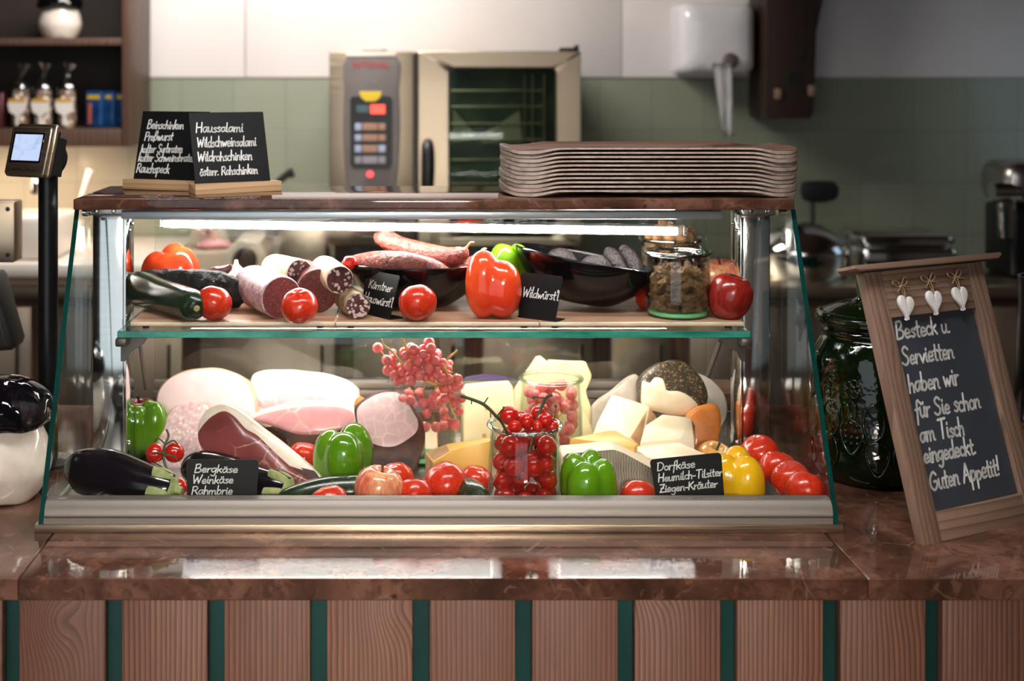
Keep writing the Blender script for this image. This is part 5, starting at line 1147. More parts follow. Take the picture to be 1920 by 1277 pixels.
# till housing and lamp on the far left
t = thing('till_housing', 'grey steel till housing with screws left of the display post', 'cash register', (-0.98, 2.75, ZC))
bm = B(); box(bm, -1.12, -0.824, 2.74, 2.80, 1.262, 1.392, 0.004); obj('housing', bm, MT['warm_steel'], t, w=True)
bm = B(); box(bm, -1.03, -0.95, 2.755, 2.785, ZC, 1.263, 0.004); box(bm, -1.08, -0.90, 2.70, 2.84, ZC, 0.962, 0.004); obj('foot', bm, MT['black_post'], t, w=True)
for z in (1.376, 1.279):
    bm = B(); lathe(bm, [(0, -0.003), (0.004, -0.002), (0.005, 0)], 12, (-0.838, 2.7395, z), rot=(R(90), 0, 0)); 
    for v in bm.verts: v.co.y = 2 * 2.7395 - v.co.y
    obj('screw', bm, MT['black_matte'], t, w=True)
t = thing('table_lamp', 'black tapered lamp shade standing behind the mushroom jar', 'lamp', (-0.90, 2.62, ZC))
bm = B(); prism(bm, [(-0.13, 0.143), (0.118, 0.160), (0.122, 0.172), (0.085, 0.302), (0.078, 0.310), (-0.06, 0.310), (-0.10, 0.30)], -0.05, 0.05, 0.012, 3); obj('shade', bm, MT['black_matte'], t)
bm = B(); tube(bm, [(0, 0, 0.01), (0, 0, 0.155)], 0.012, 14, 0); lathe(bm, [(0, 0), (0.06, 0), (0.058, 0.012), (0, 0.016)], 28); obj('stand', bm, MT['black_post'], t)
# green glass jar
def bottle_mat():
    t = NT('dark_green_bottle_glass'); v = t.coords((1, 1, 1), rnd=False); w1 = t.tex('noise', v, 34, 2)
    return t.bsdf(t.mix(w1, lin((3, 11, 3)), lin((9, 26, 5))), 0.05, 0, 0.2, 0.6, w1, 0.35, 0.006)
MT['bottle'] = bottle_mat()
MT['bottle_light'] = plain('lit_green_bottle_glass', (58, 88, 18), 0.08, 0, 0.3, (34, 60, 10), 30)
t = thing('lidded_glass_jar', 'big dark green glass jar with lid and raised fruit pattern', 'jar', (0.829, 2.285, ZC))
pr = crom([Vector((*p, 0)) for p in ((0, 0), (0.075, 0), (0.088, 0.006), (0.096, 0.02), (0.100, 0.06), (0.102, 0.16), (0.100, 0.215), (0.088, 0.242), (0.082, 0.250), (0.086, 0.258), (0.082, 0.266), (0.080, 0.272), (0, 0.272))], 4)
bm = B(); lathe(bm, [(max(0, p.x) if 0 < i < len(pr) - 1 else 0, p.y) for i, p in enumerate(pr)], 56); body = obj('glass_body', bm, MT['bottle'], t, sharp=80)
pr = crom([Vector((*p, 0)) for p in ((0, 0.2725), (0.086, 0.2725), (0.0935, 0.279), (0.094, 0.286), (0.088, 0.291), (0.080, 0.293), (0.055, 0.304), (0.030, 0.311), (0.022, 0.316), (0, 0.317))], 4)
bm = B(); lathe(bm, [(max(0, p.x) if 0 < i < len(pr) - 1 else 0, p.y) for i, p in enumerate(pr)], 56); lid = obj('lid', bm, MT['bottle'], t, sharp=80)
bm = B(); lathe(bm, [(0, 0.314), (0.021, 0.314), (0.024, 0.325), (0.027, 0.350), (0.031, 0.362), (0.024, 0.370), (0, 0.372)], 24); obj('lid_knob', bm, MT['bottle_light'], lid)
def on_jar(a, z, pts, rad=0.0022, closed=True):
    """relief line on the round jar wall; pts (u along the wall, v up) around angle a"""
    Q = crom([Vector((*p, 0)) for p in pts], 5, closed)
    if closed: Q.append(Q[0])
    rr = 0.1022; return [Vector((math.cos(a + p.x / rr) * rr * (0.975 if z + p.y > 0.205 else 1), math.sin(a + p.x / rr) * rr * (0.975 if z + p.y > 0.205 else 1), z + p.y)) for p in Q]
bm = B()
straw = [(0, 0.03), (0.016, 0.022), (0.019, 0.005), (0.010, -0.018), (0, -0.028), (-0.010, -0.018), (-0.019, 0.005), (-0.016, 0.022)]; leaf = [(0, 0.026), (0.006, 0.012), (0.005, -0.004), (0, -0.012), (-0.005, -0.004), (-0.006, 0.012)]
pear = [(0, 0.03), (0.012, 0.02), (0.017, 0.0), (0.013, -0.02), (0, -0.03), (-0.013, -0.02), (-0.017, 0.0), (-0.012, 0.02)]
import itertools
for kk in range(5):
    A = R(-128) + kk * R(72)
    tube(bm, on_jar(A, 0.088, straw), 0.0024, 6, 0); tube(bm, on_jar(A + 0.42, 0.055, straw), 0.0022, 6, 0); tube(bm, on_jar(A + 0.36, 0.118, pear), 0.0024, 6, 0); tube(bm, on_jar(A - 0.40, 0.115, pear), 0.0020, 6, 0); tube(bm, on_jar(A - 0.42, 0.06, pear), 0.0020, 6, 0)
    for du, dv in ((0, 0.125), (-0.10, 0.122), (0.10, 0.122), (0.22, 0.095)): tube(bm, on_jar(A + du, dv, leaf), 0.0018, 6, 0)
    for q in range(5):
        b_ = 2 * math.pi * q / 5; tube(bm, on_jar(A + 0.02 + 0.085 * math.cos(b_), 0.172 + 0.010 * math.sin(b_), [(0.006 * math.cos(x), 0.006 * math.sin(x)) for x in [math.pi * k / 3 for k in range(6)]]), 0.0018, 6, 0)
    for q in range(7): blob(bm, lambda d: d * 0.0032, 8, 6, tuple(on_jar(A + (q % 3 - 1) * 0.10, 0.085 + (q // 3) * 0.010 - 0.005, [(0, 0), (0.001, 0), (0, 0.001)])[0]))
    tube(bm, on_jar(A - 0.4, 0.160, [(0.009 * math.cos(x), 0.009 * math.sin(x)) for x in [math.pi * k / 3 for k in range(6)]]), 0.002, 6, 0); tube(bm, on_jar(A - 0.36, 0.185, [(0.006 * math.cos(x), 0.006 * math.sin(x)) for x in [math.pi * k / 3 for k in range(6)]]), 0.002, 6, 0)
obj('fruit_relief', bm, MT['bottle'], body, sharp=80)
# ------------------------------------------------------------------ kitchen behind
YK = 4.25
t = thing('kitchen_counter', 'stainless kitchen counter with cupboard doors along the back wall', 'kitchen counter', (0, 4.6, 0))
bm = B(); box(bm, -2.95, 3.1, YK, 4.985, 0.93, 0.97, 0.004); obj('worktop', bm, MT['warm_steel'], t, w=True)
bm = B(); box(bm, -2.95, 3.1, YK + 0.05, 4.985, 0.0, 0.93); obj('carcass', bm, MT['dark_wood'], t, w=True)
MT['door_steel'] = plain('warm_satin_steel_door', (176, 158, 140), 0.34, 0.85, c2=(160, 142, 126), scale=3, stretch=(4, 1, 0.3))
xs = [-2.9, -2.32, -1.76, -1.20, -0.70, -0.195, 0.235, 0.66, 0.92, 1.42, 1.92, 2.42, 3.05]
for a, b in zip(xs, xs[1:]):
    bm = B(); box(bm, a + 0.03, b - 0.03, YK + 0.02, YK + 0.05, 0.10, 0.90, 0.004); d = obj('door', bm, MT['door_steel'], t, w=True)
    bm = B(); tube(bm, [(b - 0.07, YK, 0.78), (b - 0.07, YK, 0.62)], 0.006, 8, 0); o = obj('handle', bm, MT['chrome'], d); o.location = -Vector(t['base'])
MT['white_gloss'] = plain('white_glazed_sink', (226, 216, 204), 0.25, 0, 0.3, (216, 205, 192), 5)
MT['beige_panel'] = plain('beige_front_panel', (168, 142, 118), 0.5, c2=(156, 130, 106), scale=3)
t = thing('sink_unit', 'white raised sink block against the left part of the back wall', 'sink', (-1.8, 4.6, 0.97))
bm = B(); box(bm, -2.9, -0.83, YK + 0.04, 4.985, 0.97, 1.0, 0.002); obj('plinth', bm, MT['beige_panel'], t, w=True)
bm = B(); box(bm, -2.9, -0.80, YK - 0.01, 4.985, 1.0005, 1.045, 0.006); obj('rim_top', bm, MT['white_gloss'], t, w=True)
bm = B(); box(bm, -1.36, -1.16, 4.32, 4.62, 1.0455, 1.19, 0.02, 3); obj('basin', bm, MT['white_gloss'], t, w=True)
t = thing('tap', 'chrome tap with a curved spout over the white sink', 'tap', (-1.30, 4.75, 1.0455))
bm = B(); tube(bm, [(0, 0, 0), (0, 0, 0.20), (0, -0.03, 0.26), (0, -0.10, 0.28), (0, -0.17, 0.25), (0, -0.19, 0.20)], 0.014, 12, 5); obj('spout', bm, MT['chrome'], t)
bm = B(); lathe(bm, [(0, 0), (0.028, 0), (0.028, 0.03), (0.018, 0.05), (0, 0.05)], 20); obj('tap_base', bm, MT['chrome'], t)
t = thing('dish_brush', 'white dish brush handle standing slanted behind the display post', 'brush', (-1.245, 4.80, 1.0455))
bm = B(); tube(bm, [(0, 0, 0.0), (0.03, 0, 0.10), (0.065, 0, 0.21), (0.085, 0, 0.27)], [0.007, 0.007, 0.010, 0.014], 12, 4); obj('handle', bm, MT['white_gloss'], t)
bm = B(); lathe(bm, [(0, 0), (0.045, 0), (0.05, 0.08), (0.046, 0.08), (0.04, 0.006), (0, 0.006)], 20); obj('holder', bm, MT['white_gloss'], t)
# slicer
MT['cream_metal'] = plain('cream_enamel', (202, 190, 170), 0.3, 0, 0.2, (190, 176, 156), 6)
t = thing('meat_slicer', 'cream enamelled meat slicer with a round black knob', 'slicer', (-0.60, 4.5, 0.97))
def sx(px): return XP(px, 4.45) + 0.60
def szz(py): return CZ - (py - CY) * 4.45 / F - 0.97
bm = B(); prism(bm, [(sx(335), 0.01), (sx(500), 0.01), (sx(502), szz(470)), (sx(492), szz(448)), (sx(450), szz(444)), (sx(430), szz(465)), (sx(345), szz(468)), (sx(333), szz(478))], -0.12, 0.16, 0.012, 3); obj('body', bm, MT['cream_metal'], t)
bm = B(); prism(bm, [(sx(352), szz(462)), (sx(425), szz(462)), (sx(415), szz(425)), (sx(400), szz(418)), (sx(362), szz(418))], -0.05, 0.06, 0.01, 3); obj('blade_guard', bm, MT['cream_metal'], t)
bm = B(); lathe(bm, [(0, -0.03), (0.034, -0.03), (0.042, -0.015), (0.042, 0), (0, 0)], 28, (sx(464), -0.121, szz(482)), rot=(R(90), 0, 0))
for v in bm.verts: v.co.y = -0.242 - v.co.y
obj('knob', bm, MT['black_matte'], t)
bm = B(); lathe(bm, [(0, 0), (0.02, 0), (0.02, 0.012), (0, 0.012)], 20, (sx(388), -0.052, szz(424)), rot=(R(90), 0, 0)); obj('dial', bm, MT['rind_dark'], t)
bm = B(); prism(bm, [(sx(415), szz(462)), (sx(470), szz(452)), (sx(512), szz(455)), (sx(506), szz(420)), (sx(470), szz(415))], 0.07, 0.15, 0.01); obj('carriage', bm, MT['steel_x'], t)
bm = B(); blob(bm, lambda d: Vector((d.x * 0.06, d.y * 0.03, d.z * 0.018)) * (1 + 0.3 * nz(d * 3)), 20, 12); o = obj('meat_scraps', bm, MT['ham_pink']); o.location = (-0.60 + sx(405), 4.43, 0.97 + szz(459)); tag(o, 'pink meat scraps on the cream slicer', 'meat'); o['kind'] = 'stuff'
t = thing('steel_container', 'dull steel container standing between slicer and combi oven', 'container', (-0.42, 4.5, 0.97))
bm = B(); box(bm, XP(523, 4.4) , XP(612, 4.4), 4.4, 4.65, 0.97, 1.16, 0.01); obj('tub', bm, MT['warm_steel'], t, w=True)
bm = B(); box(bm, XP(521, 4.4), XP(614, 4.4), 4.39, 4.66, 1.1605, 1.168, 0.003); obj('lid', bm, MT['steel_x'], t, w=True)
t = thing('handled_tool', 'dark kitchen tool leaning behind the slate sign by the tiles', 'tool', (-0.45, 4.75, 0.97))
bm = B(); tube(bm, [W(508, 352, 4.75) - Vector((-0.45, 4.75, 0.97)), W(535, 330, 4.75) - Vector((-0.45, 4.75, 0.97)), W(550, 323, 4.75) - Vector((-0.45, 4.75, 0.97))], [0.012, 0.014, 0.02], 10, 4); obj('handle', bm, MT['black_matte'], t)
bm = B(); tube(bm, [W(508, 352, 4.75) - Vector((-0.45, 4.75, 0.97)), Vector((-0.06, 0, 0.0))], [0.012, 0.03], 10, 0); obj('shaft', bm, MT['warm_steel'], t)
# combi oven
YO = 4.30
def ox(px): return XP(px, YO)
def oz(py): return CZ - (py - CY) * YO / F
t = thing('combi_oven', 'stainless combi oven with a control panel and a dark window', 'oven', (0.175, 4.6, 0.97))
bm = B(); box(bm, ox(617), ox(1088), YO + 0.035, 4.96, oz(462), oz(97), 0.006); obj('body', bm, MT['warm_steel'], t, w=True)
bm = B(); box(bm, ox(617), ox(776), YO + 0.002, YO + 0.0345, oz(460), oz(96), 0.006); obj('control_housing', bm, MT['warm_steel'], t, w=True)
bm = B(); box(bm, ox(625), ox(1080), YO + 0.06, 4.9, 0.97, oz(462.5), 0.004); obj('stand', bm, MT['black_matte'], t, w=True)
pts = crom([Vector((*p, 0)) for p in ((652, 104), (743, 104), (748, 170), (750, 240), (747, 310), (742, 358), (742, 430), (654, 430), (652, 358), (647, 310), (644, 240), (646, 170))], 3, True)
bm = B(); prism(bm, [(ox(p.x), oz(p.y)) for p in pts], YO - 0.016, YO + 0.001, 0.005, 3); pn = obj('control_panel', bm, plain('grey_panel_plastic', (112, 104, 100), 0.4, c2=(104, 96, 92), scale=8), t, w=True)
def onp(name, bm, mat):
    o = obj(name, bm, mat, pn); o.location = -Vector(t['base']); return o
bm = B(); box(bm, ox(649), ox(743), YO - 0.018, YO - 0.012, oz(107), oz(99), 0.002); onp('top_strip', bm, MT['white_gloss'])
bm = B(); prism(bm, [(ox(x), oz(y)) for x, y in ((662, 180), (730, 180), (735, 186), (735, 308), (728, 314), (664, 314), (657, 308), (657, 186))], YO - 0.019, YO - 0.0165, 0.0006, 1); onp('keypad', bm, plain('satin_black_keypad', (14, 14, 16), 0.4))
bm = B(); box(bm, ox(695), ox(722), YO - 0.0215, YO - 0.0192, oz(213), oz(196), 0.001, 1); onp('red_display', bm, emitter('red_glow', (1.0, 0.09, 0.06), 2.2))
bm = B(); box(bm, ox(669), ox(693), YO - 0.0215, YO - 0.0192, oz(211), oz(198), 0.001, 1); onp('teal_display', bm, plain('teal_display', (54, 84, 92), 0.3))
kb = plain('grey_button', (150, 140, 150), 0.4); ko = plain('brown_button', (170, 128, 104), 0.4); kl = plain('blue_button', (170, 178, 206), 0.4)
for r_, (y0, y1) in enumerate(((231, 244), (252, 264), (272, 285), (293, 306))):
    for c_, (x0, x1) in enumerate(((666, 678), (680, 708), (710, 723))):
        m_ = (kl if c_ == 0 or (c_ == 2 and r_ > 1) else ko) if r_ < 3 else kb
        bm = B(); box(bm, ox(x0), ox(x1), YO - 0.022, YO - 0.0192, oz(y1), oz(y0), 0.001, 1); onp('button', bm, m_)
bm = B(); prism(bm, [(ox(x), oz(y)) for x, y in ((674, 172), (716, 172), (713, 183), (704, 190), (686, 190), (677, 183))], YO - 0.022, YO - 0.0192, 0.001, 1); onp('yellow_button', bm, plain('yellow_button', (222, 186, 30), 0.35))
bm = B(); lathe(bm, [(0, 0), (0.012, 0), (0.011, 0.003), (0, 0.004)], 20, (ox(694), YO - 0.0165, oz(326)), rot=(R(90), 0, 0)); onp('red_light', bm, emitter('red_lamp_glow', (1.0, 0.10, 0.10), 1.8))
o = font_text('lettering', 'RATIONAL', 0.030, plain('red_brand_print', (190, 36, 40), 0.4), pn, Vector((ox(695), YO - 0.0168, oz(122))) - Vector(t['base'])); o.scale = (0.82, 1, 1)
o = font_text('lettering', 'CM', 0.026, plain('grey_print', (140, 132, 128), 0.4), pn, Vector((ox(696), YO - 0.0168, oz(154))) - Vector(t['base']))
# door with window
x0, x1, z0, z1 = ox(784), ox(1089), oz(460), oz(96); wx0, wx1, wz0, wz1 = ox(842), ox(1043), oz(446), oz(127)
bm = B(); rad = 0.022
oc = [(x0, z0), (x1, z0), (x1, z1), (x0, z1)]; ic = [(wx0, wz0), (wx1, wz0), (wx1, wz1), (wx0, wz1)]
def rrect(x0, x1, z0, z1, r, n=5):
    out = []
    for cx, cz, a0 in ((x1 - r, z0 + r, -90), (x1 - r, z1 - r, 0), (x0 + r, z1 - r, 90), (x0 + r, z0 + r, 180)):
        out += [(cx + r * math.cos(R(a0 + k * 90 / n)), cz + r * math.sin(R(a0 + k * 90 / n))) for k in range(n + 1)]
    return out
Oq, Iq = rrect(x0, x1, z0, z1, 0.006), rrect(wx0, wx1, wz0, wz1, rad)
def rg_(q, y): return [Vector((a, y, b)) for a, b in q]
skin_rings(bm, [rg_(Oq, YO + 0.034), rg_(Oq, YO + 0.003), rg_(rrect(x0 + .003, x1 - .003, z0 + .003, z1 - .003, 0.006), YO), rg_(rrect(wx0 - .004, wx1 + .004, wz0 - .004, wz1 + .004, rad), YO), rg_(Iq, YO + 0.004), rg_(Iq, YO + 0.034)], False, False)
dr = obj('door', bm, MT['warm_steel'], t, w=True)
def ond(name, bm, mat): o = obj(name, bm, mat, dr); o.location = -Vector(t['base']); return o
bm = B(); box(bm, wx0 - 0.002, wx1 + 0.002, YO + 0.006, YO + 0.010, wz0 - 0.002, wz1 + 0.002); ond('window_pane', bm, thin_glass('smoked_oven_glass', (0.70, 0.76, 0.70), 0.012, 0.04))
bm = B(); box(bm, wx0 - 0.01, wx1 + 0.01, YO + 0.030, YO + 0.0345, wz0 - 0.01, wz1 + 0.01); ond('inner_liner', bm, plain('dark_oven_inside', (34, 42, 34), 0.25, 0.2, c2=(66, 72, 56), scale=9, lo=0.4, hi=0.7))
bm = B()
for px in (985, 1000, 1022): tube(bm, [(ox(px), YO + 0.022, wz0 + 0.02), (ox(px), YO + 0.022, wz1 - 0.02)], 0.004, 8, 0)
for py in (170, 200, 232, 262, 300, 345): tube(bm, [(ox(845), YO + 0.020, oz(py)), (ox(1022), YO + 0.020, oz(py))], 0.0028, 6, 0)
ond('shelf_rack', bm, MT['warm_steel'])
bm = B(); prism(bm, [(ox(850), oz(205)), (ox(900), oz(262)), (ox(846), oz(268))], YO + 0.024, YO + 0.027); prism(bm, [(ox(975), oz(208)), (ox(980), oz(268)), (ox(902), oz(268)), (ox(910), oz(250))], YO + 0.024, YO + 0.027); ond('fan_plate', bm, plain('grey_fan_plate', (150, 138, 118), 0.4, 0.2))
bm = B(); tube(bm, [(ox(802), YO - 0.002, oz(268)), (ox(802), YO - 0.035, oz(276)), (ox(802), YO - 0.045, oz(310)), (ox(801), YO - 0.045, oz(352)), (ox(801), YO - 0.04, oz(400))], [0.016, 0.020, 0.022, 0.020, 0.014], 14, 5); ond('handle', bm, MT['black_matte'])
bm = B(); box(bm, ox(777), ox(783.5), YO + 0.012, YO + 0.034, oz(460), oz(98)); obj('hinge_gap', bm, MT['black_matte'], t, w=True)
bm = B(); box(bm, ox(1052), ox(1088), YO + 0.03, YO + 0.08, oz(96.5), oz(89), 0.003); box(bm, ox(1080), ox(1088), YO + 0.03, YO + 0.06, oz(90), oz(84), 0.003); obj('top_hinge', bm, MT['black_post'], t, w=True)
bm = B(); box(bm, ox(680), ox(725), YO + 0.05, YO + 0.2, oz(96.5), oz(91), 0.003); obj('vent_cap', bm, MT['steel_x'], t, w=True)
# towel dispenser
YD = 4.80
t = thing('towel_dispenser', 'white paper towel dispenser hanging on the wall', 'dispenser', (XP(1348, YD), 4.992, 1.66))
cx0, cx1, cz0, cz1 = XP(1278, YD), XP(1419, YD), CZ - (139 - CY) * YD / F, CZ - (4 - CY) * YD / F
def dring(ins, y, r):
    out = []
    for ccx, ccz, a0 in ((cx1 - ins - r, cz0 + ins + r, -90), (cx1 - ins - r, cz1 - ins - r, 0), (cx0 + ins + r, cz1 - ins - r, 90), (cx0 + ins + r, cz0 + ins + r, 180)):
        out += [Vector((ccx + r * math.cos(R(a0 + k * 15)), y, ccz + r * math.sin(R(a0 + k * 15)))) for k in range(7)]
    return out
bm = B(); skin_rings(bm, [dring(0, 4.991, 0.02), dring(0, 4.86, 0.03), dring(0.004, 4.83, 0.035), dring(0.016, 4.805, 0.04), dring(0.04, 4.795, 0.04), dring(0.08, 4.79, 0.03)], True, True)
obj('cover', bm, plain('white_dispenser_plastic', (224, 222, 224), 0.22, 0, 0.3, (218, 215, 218), 4), t, w=True, sharp=60)
bm = B(); blob(bm, lambda d: Vector((d.x * 0.030, d.y * 0.012, d.z * 0.030)), 24, 14); o = obj('paper_slot', bm, plain('dark_slot', (92, 80, 74), 0.5), t); o.location = Vector((XP(1368, YD), 4.79, CZ - (114 - CY) * YD / F)) - Vector(t['base'])
t = thing('paper_towel', 'strip of white paper towel hanging out of the dispenser', 'paper towel', tuple(W(1352, 130, 4.78)))
bm = B(); L = Vector(t['base']); rows = []
for k in range(9):
    f_ = k / 8; y_ = 118 + 137 * f_; xa = 1335 + 20 * f_; xb = 1371 + 6 * f_
    rows.append([W(xa + (xb - xa) * j / 6, y_ + (6 - 12 * abs(j / 6 - 0.5) if k == 8 else 0), 4.775 + 0.008 * math.sin(j * 1.7 + f_ * 4)) - L for j in range(7)])
g = [[bm.verts.new(p) for p in r] for r in rows]
for a, b in zip(g, g[1:]):
    for j in range(6): bm.faces.new((a[j], a[j + 1], b[j + 1], b[j]))
bmesh.ops.solidify(bm, geom=list(bm.faces), thickness=0.0015); obj('strip', bm, plain('paper', (226, 224, 224), 0.8), t, sharp=80)
# beam bracket
YB = 4.75
def bp(x, y): return (XP(x, YB), CZ - (y - CY) * YB / F)
t = thing('timber_bracket', 'old dark timber bracket with a curved upper arm on the back wall', 'timber', (XP(1480, YB), 4.99, 1.5))
bm = B(); prism(bm, [bp(*p) for p in ((1436, 222), (1520, 222), (1527, 210), (1530, 120), (1532, 60), (1540, 20), (1552, -30), (1565, -80), (1600, -170), (1436, -170))], YB, 4.991, 0.008, 2); o = obj('bracket', bm, MT['beam_wood'], t, w=True)
bm = B()
for x, y in ((1458, 176), (1521, 170)):
    bm = B(); box(bm, bp(x - 6, 0)[0], bp(x + 6, 0)[0], YB - 0.012, YB + 0.01, bp(0, y + 10)[1], bp(0, y - 10)[1], 0.004); obj('wooden_peg', bm, MT['frame_wood'], t, w=True)

bm = B(); lathe(bm, [(0, 0), (0.024, 0), (0.024, 0.003), (0, 0.003)], 20, (bp(1491, 0)[0], YB - 0.001, bp(0, 146)[1]), rot=(R(90), 0, 0)); obj('bolt_hole', bm, MT['black_matte'], t, w=True)
# pots, spatula
t = thing('chafing_dish', 'dome lidded steel chafing dish behind the slanted case glass', 'pot', (XP(1506, 4.45), 4.5, 0.97))
bm = B(); lathe(bm, [(0, 0), (0.15, 0), (0.165, 0.02), (0.168, 0.085), (0.175, 0.09), (0.16, 0.09), (0, 0.088)], 40); obj('pan', bm, MT['steel'], t)
bm = B(); lathe(bm, [(0, 0.091), (0.17, 0.091), (0.168, 0.105), (0.13, 0.15), (0.07, 0.178), (0, 0.185)], 40); ld = obj('lid', bm, MT['steel'], t)
t = thing('roasting_pan', 'low covered steel pan beside the chafing dish', 'pot', (XP(1690, 4.5), 4.55, 0.97))
bm = B(); box(bm, -0.16, 0.165, -0.13, 0.13, 0, 0.105, 0.02, 3); obj('pan', bm, MT['steel'], t)
bm = B(); box(bm, -0.165, 0.16, -0.135, 0.135, 0.1055, 0.15, 0.03, 3); obj('lid', bm, MT['steel'], t)
t = thing('spatula', 'black oval headed spatula standing upright against the tiles', 'spatula', (XP(1535, 4.75), 4.78, 0.97))
bm = B(); tube(bm, [(XP(1527, 4.75) - t['base'][0], -0.01, 0.0), (XP(1529, 4.75) - t['base'][0], 0, 0.18), (XP(1530, 4.75) - t['base'][0], 0.01, 0.235)], 0.008, 10, 0); obj('handle', bm, MT['black_matte'], t)
bm = B(); prism(bm, [(p.x, p.y) for p in crom([Vector((XP(x, 4.75) - t['base'][0], CZ - (y - CY) * 4.75 / F - 0.97, 0)) for x, y in ((1508, 350), (1515, 342), (1560, 341), (1575, 348), (1578, 362), (1570, 376), (1540, 382), (1515, 378), (1507, 365))], 4, True)], -0.004, 0.012, 0.003); obj('blade', bm, MT['black_matte'], t)
t = thing('coffee_grinder', 'grey appliance with a round snout at the kitchen corner', 'appliance', (XP(1925, 4.4), 4.5, 0.97))
bm = B(); box(bm, -0.05, 0.20, -0.10, 0.12, 0, 0.25, 0.02, 3); obj('stand', bm, MT['black_post'], t)
bm = B(); box(bm, -0.07, 0.22, -0.11, 0.13, 0.2505, 0.40, 0.05, 4); obj('motor_housing', bm, MT['steel_x'], t)
bm = B(); tube(bm, [(-0.02, -0.08, 0.30), (-0.11, -0.08, 0.30)], 0.034, 24, 0); tube(bm, [(-0.06, -0.08, 0.26), (-0.06, -0.08, 0.14)], [0.03, 0.024], 18, 0); obj('snout', bm, MT['steel'], t)
t = thing('steel_jug', 'dark polished steel jug behind the wooden chalkboard', 'jug', (1.33, 2.66, ZC))
bm = B(); lathe(bm, [(0, 0), (0.062, 0), (0.066, 0.006), (0.062, 0.12), (0.056, 0.27), (0.058, 0.295), (0.052, 0.295), (0.050, 0.27), (0.056, 0.02), (0, 0.012)], 40); obj('vessel', bm, plain('dark_polished_steel', (84, 88, 96), 0.16, 1.0), t, sharp=60)
bm = B(); tube(bm, [(0.055, 0, 0.26), (0.095, 0, 0.24), (0.10, 0, 0.14), (0.062, 0, 0.06)], 0.006, 10, 5); obj('handle', bm, MT['steel'], t)
# wall shelf
YS = 4.62
t = thing('wall_shelf', 'dark brown wooden wall shelf with two compartments and goods', 'shelf', (-1.6, 4.99, 1.41))
bm = B(); box(bm, -1.005, -0.975, YS, 4.991, 1.411, 2.5, 0.002); obj('side_panel', bm, MT['dark_wood'], t, w=True)
bm = B(); box(bm, -2.9, -1.006, YS, 4.991, 1.411, 1.475, 0.002); obj('bottom_board', bm, MT['dark_wood'], t, w=True)
bm = B(); box(bm, -2.9, -1.006, YS + 0.005, 4.97, 1.775, 1.80, 0.002); obj('shelf_board', bm, MT['dark_wood'], t, w=True)
bm = B(); box(bm, -2.9, -1.006, 4.972, 4.991, 1.4755, 2.5); obj('back_panel', bm, plain('dark_cabinet_back', (48, 36, 30), 0.6, c2=(40, 30, 25), scale=6), t, w=True)
bm = B(); box(bm, -2.9, -1.006, YS, 4.991, 2.30, 2.33, 0.002); obj('top_board', bm, MT['dark_wood'], t, w=True)
mushroom_jar('pale mushroom jar with dark cap on the upper wall shelf', (XP(113, 4.78), 4.78, 1.8), 0.93)
MT['film'] = thin_glass('clear_bag_film', (0.80, 0.80, 0.80), 0.16, 0.15)
MT['sweets'] = fat_specks('bag_of_pale_sweets', (150, 118, 96), (110, 82, 66), (224, 208, 192), 60, 0.25, 0.2)
MT['label_white'] = plain('white_paper_label', (214, 208, 202), 0.6); MT['label_yellow'] = plain('yellow_label_band', (196, 150, 50), 0.6)
BGL = ['clear bag of sweets with a white label, nearest the shelf corner', 'clear bag of sweets between two like it on the wall shelf', 'clear bag of sweets nearest the blue packets']
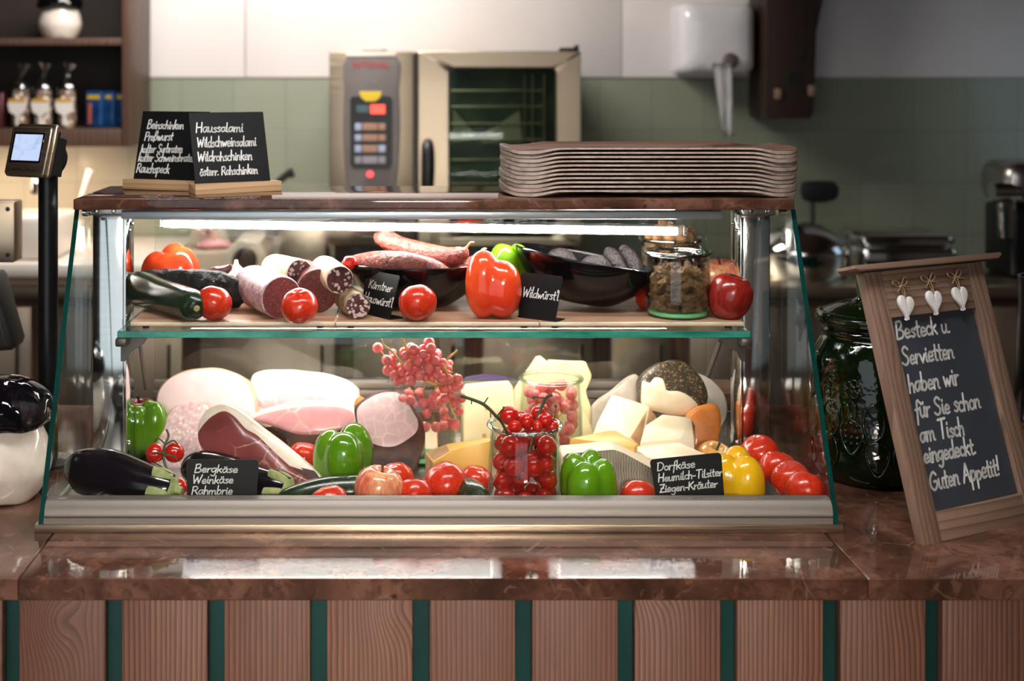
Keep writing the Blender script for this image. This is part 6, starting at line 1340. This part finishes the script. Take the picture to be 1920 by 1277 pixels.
for k, px in enumerate((36, 79, 124)):
    t = thing('gift_bag', BGL[k], 'bag', (XP(px, 4.72), 4.74, 1.475), (0, 0, 0), 'clear gift bags on the wall shelf')
    bm = B(); tube(bm, [(0, 0, 0.0), (0, 0, 0.004), (0, 0, 0.06), (0, 0, 0.125), (0, 0, 0.14)], [0.02, 0.040, 0.043, 0.040, 0.025], 18, 3, flat=0.7, fn=lambda q, a: 1 + 0.1 * nz((math.cos(a) * 2 + k, math.sin(a) * 2, q * 5))); obj('filled_body', bm, MT['sweets'], t, sharp=80)
    bm = B(); tube(bm, [(0, 0, 0.12), (0, 0, 0.155), (0, 0, 0.185), (0.005, 0, 0.205), (0.01, 0, 0.235)], [0.041, 0.034, 0.012, 0.008, 0.026], 18, 4, caps=False, fn=lambda q, a: 1 + 0.3 * q * math.sin(6 * a + k)); obj('film_top', bm, MT['film'], t, sharp=80)
    bm = B(); prism(bm, [(-0.006, 0.01), (0.006, 0.01), (0.005, 0.045), (0.028, 0.06), (0.034, 0.085), (0.030, 0.105), (-0.030, 0.105), (-0.034, 0.085), (-0.028, 0.06), (-0.005, 0.045)], -0.046, -0.044); lb = obj('label', bm, MT['label_white'], t)
    bm = B(); box(bm, -0.029, 0.029, -0.0472, -0.0462, 0.094, 0.106); obj('label_band', bm, MT['label_yellow'], lb)
MT['blue_foil'] = plain('blue_foil_packet', (24, 70, 120), 0.25, 0.2, 0.2, (16, 48, 92), 20); MT['orange_strip'] = plain('orange_print', (176, 84, 40), 0.5); MT['yellow_print'] = plain('yellow_print', (190, 160, 40), 0.5)
BL = ['blue foil packet nearest the clear sweet bags', 'blue foil packet in the middle of the row of three', 'blue foil packet against the shelf side panel']
for k, px in enumerate((180, 200, 219)):
    t = thing('snack_packet', BL[k], 'packet', (XP(px, 4.72), 4.72 + 0.02 * k, 1.475), (0, 0, R(-18)), 'blue packets on the wall shelf')
    bm = B(); prism(bm, [(-0.036, 0), (0.036, 0), (0.034, 0.02), (0.036, 0.10), (0.033, 0.135), (-0.033, 0.135), (-0.036, 0.10), (-0.034, 0.02)], -0.018, 0.018, 0.012, 3); obj('pouch', bm, MT['blue_foil'], t)
    bm = B(); box(bm, -0.020, -0.008, -0.0205, -0.0185, 0.015, 0.09, 0.0004, 1); obj('orange_stripe', bm, MT['orange_strip'], t)
    bm = B(); box(bm, -0.024, 0.026, -0.0205, -0.0185, 0.105, 0.120, 0.0004, 1); obj('yellow_band', bm, MT['yellow_print'], t)
t = thing('snack_packet', 'red and dark packet at the edge of the photo beside the sweet bags', 'packet', (XP(-12, 4.72), 4.74, 1.475)); bm = B(); prism(bm, [(-0.036, 0), (0.036, 0), (0.036, 0.13), (-0.036, 0.13)], -0.02, 0.02, 0.012, 3); obj('pouch', bm, plain('dark_red_packet', (92, 30, 28), 0.3, 0, 0.2, (30, 26, 50), 14), t)
